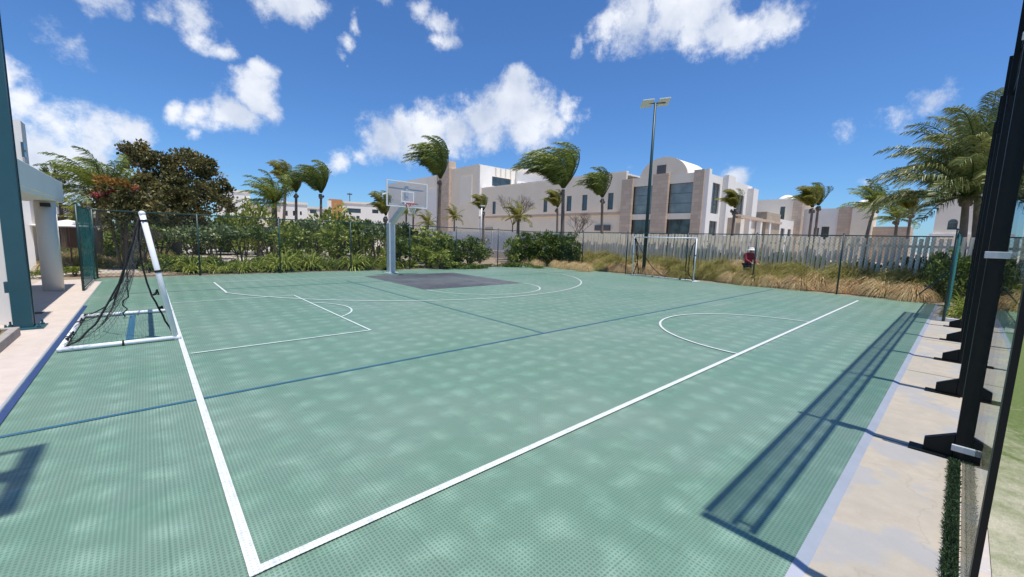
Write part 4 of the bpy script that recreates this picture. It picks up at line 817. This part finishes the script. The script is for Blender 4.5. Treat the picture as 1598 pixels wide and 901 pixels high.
BL = {'lily': blades(1, 90, 1.0, .06, 38, .8, 'lily', 0), 'lily2': blades(2, 70, 1.0, .07, 45, .9, 'lily', .1), 'yucca': blades(3, 160, .9, .035, 50, .5, 'lily', -.15, base=.15),
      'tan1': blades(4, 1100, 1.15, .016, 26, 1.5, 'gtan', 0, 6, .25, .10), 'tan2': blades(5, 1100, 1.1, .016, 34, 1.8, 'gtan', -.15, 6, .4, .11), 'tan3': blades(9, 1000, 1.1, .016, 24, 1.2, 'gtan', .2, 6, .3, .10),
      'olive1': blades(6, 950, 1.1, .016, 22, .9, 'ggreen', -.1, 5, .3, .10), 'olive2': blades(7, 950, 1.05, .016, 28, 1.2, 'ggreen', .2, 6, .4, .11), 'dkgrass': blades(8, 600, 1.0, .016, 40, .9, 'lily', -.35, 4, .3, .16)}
def plant(kind, x, y, s, label, cat, group=None, name=None, rz=None, sz=None):
    o = meshobj(name or cat.replace(' ', '_'), BL[kind]); o.location = (x, y, -.02); o.scale = (s, s, sz or s); o.rotation_euler.z = random.uniform(-.5, .5) if rz is None else rz; tag(o, label, cat, group); return o
def shrub(kind, loc, w, h, label, name='shrub', cat='shrub', group=None, rz=None):
    me, st = SH[kind]; t = thing(name, label, cat, (loc[0], loc[1], -.02), random.uniform(0, 6.28) if rz is None else rz, group); t.scale = (w, w, h)
    meshobj('foliage', me, t); meshobj('stems', st, t); return t
def shrub_px(kind, px, d, ptop, wpx, label, **k):
    p = at(px, ptop, d); w = wpx * depth(px, d) / FPX; return shrub(kind, (p.x, p.y), w, max(p.z, .3), label, **k)
# umbrella-shaped garden shrubs with bare stems, between the left fence post and the hoop
G1 = 'flat-topped garden shrubs beyond the far fence'
for px, d, pt, w, k, lb in [(205,27,352,60,'loose','loose green shrub beside the dry grass, right of the windscreen'),(250,26,356,64,'umbrella_d','dark flat-topped shrub directly behind the left goal post'),
    (292,25,358,62,'umbrella','grey-green flat-topped shrub right of the left goal post'),(335,24,355,72,'umbrella','grey-green flat-topped shrub beside the second fence post'),(378,25,357,66,'umbrella_d','dark flat-topped shrub with slim stems over pale sand'),
    (418,26,358,60,'umbrella','pale grey-green shrub left of the third fence post'),(455,25,352,56,'loose','bright loose shrub right of the third fence post'),(490,27,350,60,'umbrella','grey-green shrub below the lone slim palm'),
    (525,25,350,58,'loose','leafy light green shrub in front of the balcony house'),(560,26,347,60,'umbrella_d','dark shrub near the fence post left of the hoop'),(588,24,352,44,'umbrella','grey-green shrub just left of the hoop pole')]:
    shrub_px(k, px, d, pt, w, lb, group=G1)
# taller growth behind
for px, d, pt, w, k, lb in [(225,38,345,90,'round','dark shrub mass under the broad brown tree'),(310,36,345,90,'round','dark shrub mass under the right of the broad tree'),(372,36,330,64,'round_g','rounded green tree at the foot of the white far house'),
    (398,33,322,54,'loose','green shrub rising left of the bushy palm'),(350,40,338,50,'round','small dark tree beside the white far house'),(445,40,342,60,'round_g','green thicket below the middle palm'),(480,38,344,56,'round','dark thicket between the two slim palms'),
    (520,34,328,64,'loose','tall light green bush in front of the orange stair tower'),(552,36,340,54,'round_g','green bush below the balcony house'),(578,32,342,50,'bright','yellow-green bush left of the low windblown palm'),(628,38,350,50,'round','dark bush right of the hoop pole')]:
    shrub_px(k, px, d, pt, w, lb)
for px, d, pt, w, k, lb in [(640,24,372,66,'bright','bright yellow-green bush immediately right of the hoop pole'),(672,27,360,76,'loose','large leafy bush at the foot of the tall palm'),(655,29,366,50,'round','dark bush behind the yellow-green bush'),
    (697,25.5,372,52,'round','dark bush between the leafy bush and the round bush'),(734,26,371,56,'round','neatly rounded dark green bush before the white slat fence'),(690,22.5,392,44,'loose','low light green bush near the court edge right of the hoop'),(712,23,402,40,'low','low dark ground shrub right of the hoop'),(740,23.5,405,36,'low','low dark ground shrub under the round bush'),(622,23,372,40,'umbrella_d','dark shrub touching the hoop pole')]:
    shrub_px(k, px, d, pt, w, lb)
# long hedge
hp = at(856, 363, 27.2); he = thing('hedge', 'dense dark green hedge block before the white slat fence', 'hedge', (hp.x, hp.y, -.02), R_(-48))
hb = [((x, yy, 1.15), .75, .7, 1.0) for x, yy in ((-1.6, 0), (-.8, .1), (0, 0), (.8, .1), (1.5, 0))] + [((x, 0, .55), .75, .6, .5) for x in (-1.5, -.5, .5, 1.4)]
meshobj('foliage', clump_mesh('foliage', hb, 560, 44, .24, .13, MT['leafd'], .55, 21), he); trunks(9, .8, 1.2, 5, .05).build('stems', MT['bark2'], he)
he.scale = (.98, 1, (hp.z) / 2.25)
shrub_px('low', 812, 25.5, 402, 34, 'small green bush at the left foot of the hedge'); shrub_px('loose', 800, 26.5, 372, 30, 'upright green shoots at the left end of the hedge')
# twiggy bare tree
def twigs(px, d, py, hpx, label, seed, col='bark2'):
    p = at(px, py, d); t = thing('bare_tree', label, 'tree', (p.x, p.y, 0)); m = MB(); rr = random.Random(seed)
    MB().tube([(0, 0, 0), (.05, 0, p.z * .5)], [.09, .05], 6).build('trunk', MT[col], t)
    def br(a, dr, L, r, k):
        b = a + dr * L; m.tube([a, b], [r, r * .6], 4, False)
        if k:
            for _ in range(3): br(a.lerp(b, rr.uniform(.6, 1)), (dr + Vector((rr.uniform(-.8, .8), rr.uniform(-.8, .8), rr.uniform(-.3, .5)))).normalized(), L * .72, r * .6, k - 1)
    s = hpx * d / FPX
    for _ in range(5): br(Vector((.05, 0, p.z * .5)), Vector((rr.uniform(-.6, .6), rr.uniform(-.6, .6), .8)).normalized(), s * .36, .035, 4)
    m.build('branches', MT[col], t); return t
twigs(801, 37, 300, 60, 'bare twiggy tree behind the bushy yellow-green palm', 3); twigs(902, 38, 345, 50, 'low bare twiggy bush against the lower hotel wall', 4); twigs(222, 22.5, 375, 40, 'dry bare shrub beyond the fence left of the goal', 6)
# broad brown-green tree
bt = at(262, 222, 30); s_ = depth(262, 30) / FPX
tr = thing('broad_tree', 'broad brownish green tree with large leaves behind the left goal', 'tree', (bt.x, bt.y, 0))
def pxo(px, py, dd=0): q = at(px, py, 30 + dd); return (q.x - bt.x, q.y - bt.y, q.z)
bl = []
for px, py, r, dd in [(210,245,24,0),(232,268,34,1),(262,300,46,0),(222,300,38,-1),(292,262,34,0),(283,246,24,1),(318,285,32,0),(322,262,18,0),(300,315,44,-1),(338,318,26,0),(196,238,14,0),(214,232,12,0),(240,330,44,0),(275,335,44,0),(345,302,17,0),(250,250,22,0)]:
    c = pxo(px, py, dd); bl.append((c, r * s_ * .84, r * s_ * .84, r * s_ * .74))
meshobj('crown', clump_mesh('crown', bl, 440, 42, .32, .18, MT['leafb'], .7, 31), tr)
m = MB().tube([(0, 0, -.02), (.1, 0, 1.2), (.2, 0, 2.4)], [.28, .22, .18], 10)
for c in bl[:9]: m.tube([(.2, 0, 2.0), (c[0][0] * .5, c[0][1] * .5, (c[0][2] + 2) / 2), c[0]], [.13, .09, .03], 6)
m.build('trunk', MT['bark2'], tr, True)
# bougainvillea
bp = at(185, 300, 23.5); s2 = depth(185, 23.5) / FPX; bv = thing('bougainvillea', 'bougainvillea with pink flowers and orange-green leaves left of the broad tree', 'flowering shrub', (bp.x, bp.y, 0))
def pb(px, py): q = at(px, py, 23.5); return (q.x - bp.x, q.y - bp.y, q.z)
meshobj('foliage', clump_mesh('foliage', [(pb(x, y), r * s2, r * s2, r * s2 * .8) for x, y, r in ((170,305,24),(195,320,30),(220,320,30),(165,335,30),(200,345,34),(240,335,22))], 150, 26, .25, .16, MT['leafb'], .6, 41), bv)
meshobj('foliage', clump_mesh('foliage', [(pb(x, y), r * s2, r * s2, r * s2 * .6) for x, y, r in ((172,288,14),(190,292,16),(160,282,9))], 30, 26, .18, .14, MT['orange'], .6, 42), bv)
meshobj('flowers', clump_mesh('flowers', [(pb(x, y), r * s2, r * s2, r * s2 * .6) for x, y, r in ((150,304,9),(162,305,8),(180,299,8),(198,299,9),(206,296,6),(175,328,9),(182,331,6))], 26, 30, .13, .10, MT['pink'], .7, 43), bv)
trunks(6, 2.2, .6, 44, .06).build('stems', MT['bark2'], bv)
# casuarina-like spires
def spire(px, ptop, d, label, seed):
    p = at(px, ptop, d); t = thing('spire_tree', label, 'tree', (p.x, p.y, 0)); g = np.random.default_rng(seed); m = MB().tube([(0, 0, 0), (0, 0, p.z * .6), (-.1, 0, p.z)], [.12, .07, .02], 6); n = 26; Vs = []; T = []
    for i in range(n):
        z = p.z * (.45 + .55 * i / n); a = g.uniform(0, 6.28); L = .75 * (1.15 - i / n); e = np.array([math.cos(a) * L, math.sin(a) * L, L * .7]); m.tube([(0, 0, z), tuple(np.array([0, 0, z]) + e)], [.03, .01], 4, False)
        Pq = np.array([0, 0, z]) + e * g.uniform(.2, 1.1, (46, 1)) + g.normal(0, .07, (46, 3)); Vs.append(leafset(Pq, np.tile(e / L + np.array([0, 0, .3]), (46, 1)), .22, .14, .35)); T.append(g.uniform(0, .6, 46))
    m.build('trunk', MT['bark2'], t); meshobj('foliage', quads('foliage', np.concatenate(Vs), np.concatenate(T), MT['leafd']), t)
spire(88, 258, 33, 'slender dark conifer tip above the porch beam', 1); spire(75, 264, 35, 'second slender conifer tip just left of the first', 2)
# left garden edge: dry grass, bright shrubs by the windscreen
shrub_px('bright', 116, 21, 412, 46, 'bright green leafy shrub at the foot of the windscreen'); shrub_px('bright', 66, 20.5, 418, 34, 'bright green shrub seen through the porch opening'); shrub_px('loose', 60, 30, 360, 40, 'green shrub far behind the porch'); shrub_px('low', 100, 28, 372, 40, 'low dark shrub behind the porch column')
shrub_px('round_g', 172, 30, 358, 60, 'green shrub behind the dry grass right of the windscreen')
G2 = 'dry grass clumps beyond the left end of the far fence'
for i in range(46):
    px = random.uniform(70, 262); d = random.uniform(23.5, 31); p = at(px, 400, d)
    plant(random.choice(('olive2', 'tan3', 'olive1')), p.x, p.y, random.uniform(.7, 1.05), 'dry yellowish grass clump beyond the left end of the far fence', 'grass clump', G2)
# strap-leaved plants along the far fence
G3 = 'strap-leaved plants along the far fence'; G4 = 'spiky plants further back in the far garden'
for i in range(24):
    x = 1.3 + i * .38 + random.uniform(-.2, .2); y = random.uniform(19.75, 21.4)
    if 2.4 < x < 3.1: y = 20.2
    plant(random.choice(('lily', 'lily', 'lily2', 'yucca')), x, y, random.uniform(.45, 1.1), 'green strap-leaved plant at the foot of the far fence', 'strap-leaved plant', G3, 'strap_leaf_plant')
for i in range(40):
    px = random.uniform(430, 620); p = at(px, 400, random.uniform(21.3, 27)); plant(random.choice(('lily2', 'yucca', 'lily')), p.x, p.y, random.uniform(.9, 1.5), 'tall spiky green plant in the garden beyond the far fence', 'spiky plant', G4, 'spiky_plant')
G5 = 'low groundcover shrubs beyond the far fence'
for i in range(30):
    px = 240 + i * 13 + random.uniform(-5, 5); p = at(px, 400, random.uniform(21.4, 23.5)); shrub(random.choice(('low', 'low', 'round_g')), (p.x, p.y), random.uniform(.7, 1.2), random.uniform(.35, .75), 'low green groundcover shrub on the sand beyond the far fence', group=G5)
for i in range(16):
    p = at(628 + i * 14 + random.uniform(-4, 4), 400, random.uniform(25.2, 27) if i > 9 else random.uniform(23, 24)); shrub('low', (p.x, p.y), random.uniform(.5, .9), random.uniform(.22, .5), 'low dark groundcover tuft between hoop and hedge', group='groundcover between hoop and hedge')
# ornamental grasses between the court fence and the slat fence
G6, G7 = 'tan ornamental grasses along the right fence', 'olive ornamental grasses along the right fence'
y = .7
while y < 18.4:
    for row, xr in ((0, 20.55), (1, 21.5), (2, 22.5), (3, 23.3)):
        if random.random() < (.22, .12, .06, .06)[row] or (row == 2 and abs(y - 6.6) < .7): continue
        x = xr + random.uniform(-.25, .25); yy = y + random.uniform(-.3, .3)
        tan = (random.random() < ((.75, .42, .12, .05)[row] if yy < 12.5 else (.5, .35, .1, 0)[row])); s = (random.uniform(.60, 1.1), random.uniform(.85, 1.3), random.uniform(1.25, 1.5), random.uniform(1.35, 1.6))[row]
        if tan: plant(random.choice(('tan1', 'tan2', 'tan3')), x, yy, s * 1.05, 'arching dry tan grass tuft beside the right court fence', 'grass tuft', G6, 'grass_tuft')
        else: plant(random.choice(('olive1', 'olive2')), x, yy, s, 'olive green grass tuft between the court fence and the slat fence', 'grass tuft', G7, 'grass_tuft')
    y += .66
for (px, d, s, lb) in [(1388, 21.9, 1.25, 'dark green grassy mound behind the right fence corner'), (1345, 22.3, 1.15, 'dark green grass clump left of the mound by the right corner')]:
    p = at(px, 400, d); plant('dkgrass', p.x, p.y, s, lb, 'grass clump')
for i, (px, d) in enumerate([(870, 26.3), (885, 25.4), (840, 26.5), (900, 25), (915, 24), (822, 27)]):
    p = at(px, 400, d); plant('tan3', p.x, p.y, .8, 'tan grass tuft at the foot of the hedge', 'grass tuft', 'tan tufts below the hedge', 'grass_tuft')
# right corner planting
for i in range(22):
    shrub(random.choice(('round', 'round_g', 'loose')), (25.4 + random.uniform(-.3, .5), -2 + i * .85), random.uniform(1.0, 1.5), random.uniform(1.1, 1.6), 'dark green shrub growing behind the pale slat fence', group='shrubs behind the pale slat fence')
shrub_px('round', 1489, 21.5, 392, 52, 'dark leafy bush at the foot of the big coconut palm'); shrub_px('round', 1462, 22.8, 398, 34, 'dark bush behind the teal fence corner')
for i in range(34):
    x = random.uniform(15.6, 19.8); yy = random.uniform(-1.2, .0) if i % 3 else random.uniform(-2.2, -1); plant(random.choice(('lily2', 'lily')), x, yy - .05, random.uniform(.55, .9), 'yellow-green strap-leaved plant beside the teal windscreen', 'strap-leaved plant', 'strap-leaved plants at the right corner', 'strap_leaf_plant')
for i in range(14):
    p = at(random.uniform(1560, 1640), 420, random.uniform(19, 26)); shrub(random.choice(('loose', 'low', 'bright')), (p.x, p.y), random.uniform(.9, 1.5), random.uniform(.5, 1.1), 'green shrub beyond the end of the neighbouring court', group='shrubs beyond the neighbouring court')
p = at(1595, 420, 30); shrub('loose', (p.x, p.y), 4, 2.4, 'tall loose green shrub seen at the far right edge')

# planter at the lower left
pl = thing('planter', 'low stone-edged flower bed with dark plants at the left edge', 'planter', (-2.35, 9.15, -.018), R_(0))
MB().box(-1.2, .78, -.75, -.65, 0, .14).box(.68, .78, -.65, .65, 0, .14).box(-1.2, .78, .65, .75, 0, .14).build('kerb', MT['curb'], pl, bevel=.01); MB().box(-1.2, .675, -.645, .645, 0, .10).build('soil', MT['soil'], pl)
for k, (x, yy, s) in enumerate([(.35, -.2, .35), (.2, .3, .42), (-.2, 0, .5), (.45, .45, .3), (.45, -.5, .28), (-.5, -.3, .5)]):
    c = meshobj('plant', SH['low'][0] if k % 2 else SH['round'][0], pl); c.location = (x, yy, .08); c.scale = (s, s, s * .8)
# white plastic chair in the porch
def chair():
    t = thing('plastic_chair', 'white plastic garden chair in the shade of the porch', 'chair', (-2.25, 13.4, -.017), R_(200))
    MB().box(-.22, .22, -.22, .22, .42, .45).build('seat', MT['whitepaint'], t, bevel=.01); m = MB()
    for i in range(5): m.box(-.2 + i * .09, -.15 + i * .09, .2, .225, .45, .88)
    m.box(-.22, .22, .19, .23, .88, .94); m.build('backrest', MT['whitepaint'], t)
    for a in (-.2, .2):
        for c in (-.2, .2): MB().tube([(a, c, .42), (a * 1.15, c * 1.15, 0)], .018, 6).build('leg', MT['whitepaint'], t)
    for a in (-.24, .24): MB().box(a - .02, a + .02, -.2, .2, .64, .67).box(a - .015, a + .015, -.2, -.17, .45, .64).build('armrest', MT['whitepaint'], t)
chair()

# ================================================================ PERSON AND BIRD
def skin(name, verts, edges, radii, mat, parent=None, sub=2):
    me = bpy.data.meshes.new(name); me.from_pydata(verts, edges, []); me.materials.append(mat); o = bpy.data.objects.new(name, me); COL.objects.link(o)
    if parent: o.parent = parent
    s = o.modifiers.new('skin', 'SKIN'); s.use_smooth_shade = True
    for i, r in enumerate(radii): d = me.skin_vertices[0].data[i]; d.radius = r if hasattr(r, '__len__') else (r, r); d.use_root = (i == 0)
    u = o.modifiers.new('sub', 'SUBSURF'); u.levels = u.render_levels = sub; return o
pp = at(1168, 400, 22.4); pe = thing('person', 'person in a red long-sleeved shirt and white sun hat working behind the grasses', 'person', (pp.x, pp.y, -.02), R_(150))
hz = at(1168, 386, 22.4).z; k = (hz + .02) / 1.70
V = [(0, 0, .92), (0, .02, 1.12), (0, .05, 1.34), (0, .08, 1.44), (0, .12, 1.50), (0, .15, 1.58), (-.19, .06, 1.37), (-.25, .14, 1.10), (-.17, .34, .98), (.19, .06, 1.37), (.25, .14, 1.10), (.15, .36, 1.0), (-.10, 0, .86), (-.12, .03, .48), (-.12, -.02, .08), (-.12, .12, .03), (.10, 0, .86), (.13, .03, .48), (.13, -.02, .08), (.13, .12, .03)]
Ed = [(0,1),(1,2),(2,3),(3,4),(4,5),(2,6),(6,7),(7,8),(2,9),(9,10),(10,11),(0,12),(12,13),(13,14),(14,15),(0,16),(16,17),(17,18),(18,19)]
Rr = [(.15,.11),(.14,.10),(.16,.11),.06,.055,(.085,.10),.055,.042,.03,.055,.042,.03,.09,.062,.04,.035,.09,.062,.04,.035]
body = skin('body', V, Ed, Rr, MT['skin'], pe)
skin('shirt', [(0, 0, .84), V[1], V[2], (0, .07, 1.42), V[6], V[7], (-.18, .32, .99), V[9], V[10], (.16, .34, 1.01)], [(0,1),(1,2),(2,3),(2,4),(4,5),(5,6),(2,7),(7,8),(8,9)], [(.19,.15),(.18,.14),(.195,.145),.085,.085,.065,.05,.085,.065,.05], MT['red'], pe)
skin('trousers', [(0, 0, .92), V[12], V[13], (-.12, -.02, .12), V[16], V[17], (.13, -.02, .12)], [(0,1),(1,2),(2,3),(0,4),(4,5),(5,6)], [(.17,.13),.115,.085,.065,.115,.085,.065], MT['trouser'], pe)
m = MB(); ring = []
for (r, z) in ((.0, 1.70), (.07, 1.695), (.10, 1.66), (.108, 1.60), (.17, 1.585), (.205, 1.565), (.20, 1.56), (.10, 1.585)):
    ring.append([(r * math.cos(2 * math.pi * q / 20), .15 + r * 1.1 * math.sin(2 * math.pi * q / 20), z) for q in range(20)])
m.add([p for rg in ring for p in rg], [(i * 20 + q, i * 20 + (q + 1) % 20, (i + 1) * 20 + (q + 1) % 20, (i + 1) * 20 + q) for i in range(len(ring) - 1) for q in range(20)]); m.build('hat', MT['hat'], pe, True)
fc = MB().ball((0, .245, 1.545), .014, .02, .02, 8, 6).ball((-.035, .232, 1.57), .010, .008, .008, 8, 6).ball((.035, .232, 1.57), .010, .008, .008, 8, 6); fc.build('face_features', MT['skin'], pe, True)
for sx, wp in ((-1, V[8]), (1, V[11])):   # hands: palm and five fingers
    w = Vector(wp); hv = [tuple(w), tuple(w + Vector((0, .07, -.03)))]; he_ = [(0, 1)]; hr = [.026, .03]
    for f in range(4):
        b0 = w + Vector(((f - 1.5) * .02, .09, -.035)); hv += [tuple(b0), tuple(b0 + Vector((0, .035 + .006 * (1 - abs(f - 1.5)), -.02))), tuple(b0 + Vector((0, .045, -.05)))]; j = 2 + f * 3; he_ += [(1, j), (j, j + 1), (j + 1, j + 2)]; hr += [.009, .0085, .0075]
    hv += [tuple(w + Vector((-sx * .035, .05, -.03))), tuple(w + Vector((-sx * .045, .085, -.05)))]; he_ += [(0, 14), (14, 15)]; hr += [.011, .009]
    skin('hand', hv, he_, hr, MT['skin'], pe, 1)
pe.scale = (k, k, k)
bq = at(1441, 340, 40); bd = thing('bird', 'dark bird gliding above the slat fence near the big palm', 'bird', bq, R_(-40))
m = MB()
for s_ in (-1, 1):
    m.add([(0, .10, 0), (s_ * .35, .16, s_ * .10 + .02), (s_ * .75, .02, s_ * .24), (s_ * .35, -.04, s_ * .10), (0, -.10, 0), (0, .10, .02), (s_ * .35, .16, s_ * .10 + .035), (s_ * .35, -.04, s_ * .10 + .015), (0, -.10, .02)], [(0, 1, 3, 4), (1, 2, 3), (8, 7, 6, 5), (7, 2, 6), (0, 5, 6, 1), (4, 3, 7, 8)])
m.tube([(0, .30, -.0), (0, .2, 0), (0, .05, -.01), (0, -.2, 0), (0, -.36, .01)], [.01, .04, .06, .035, .012], 8); m.build('body', MT['bird'], bd)
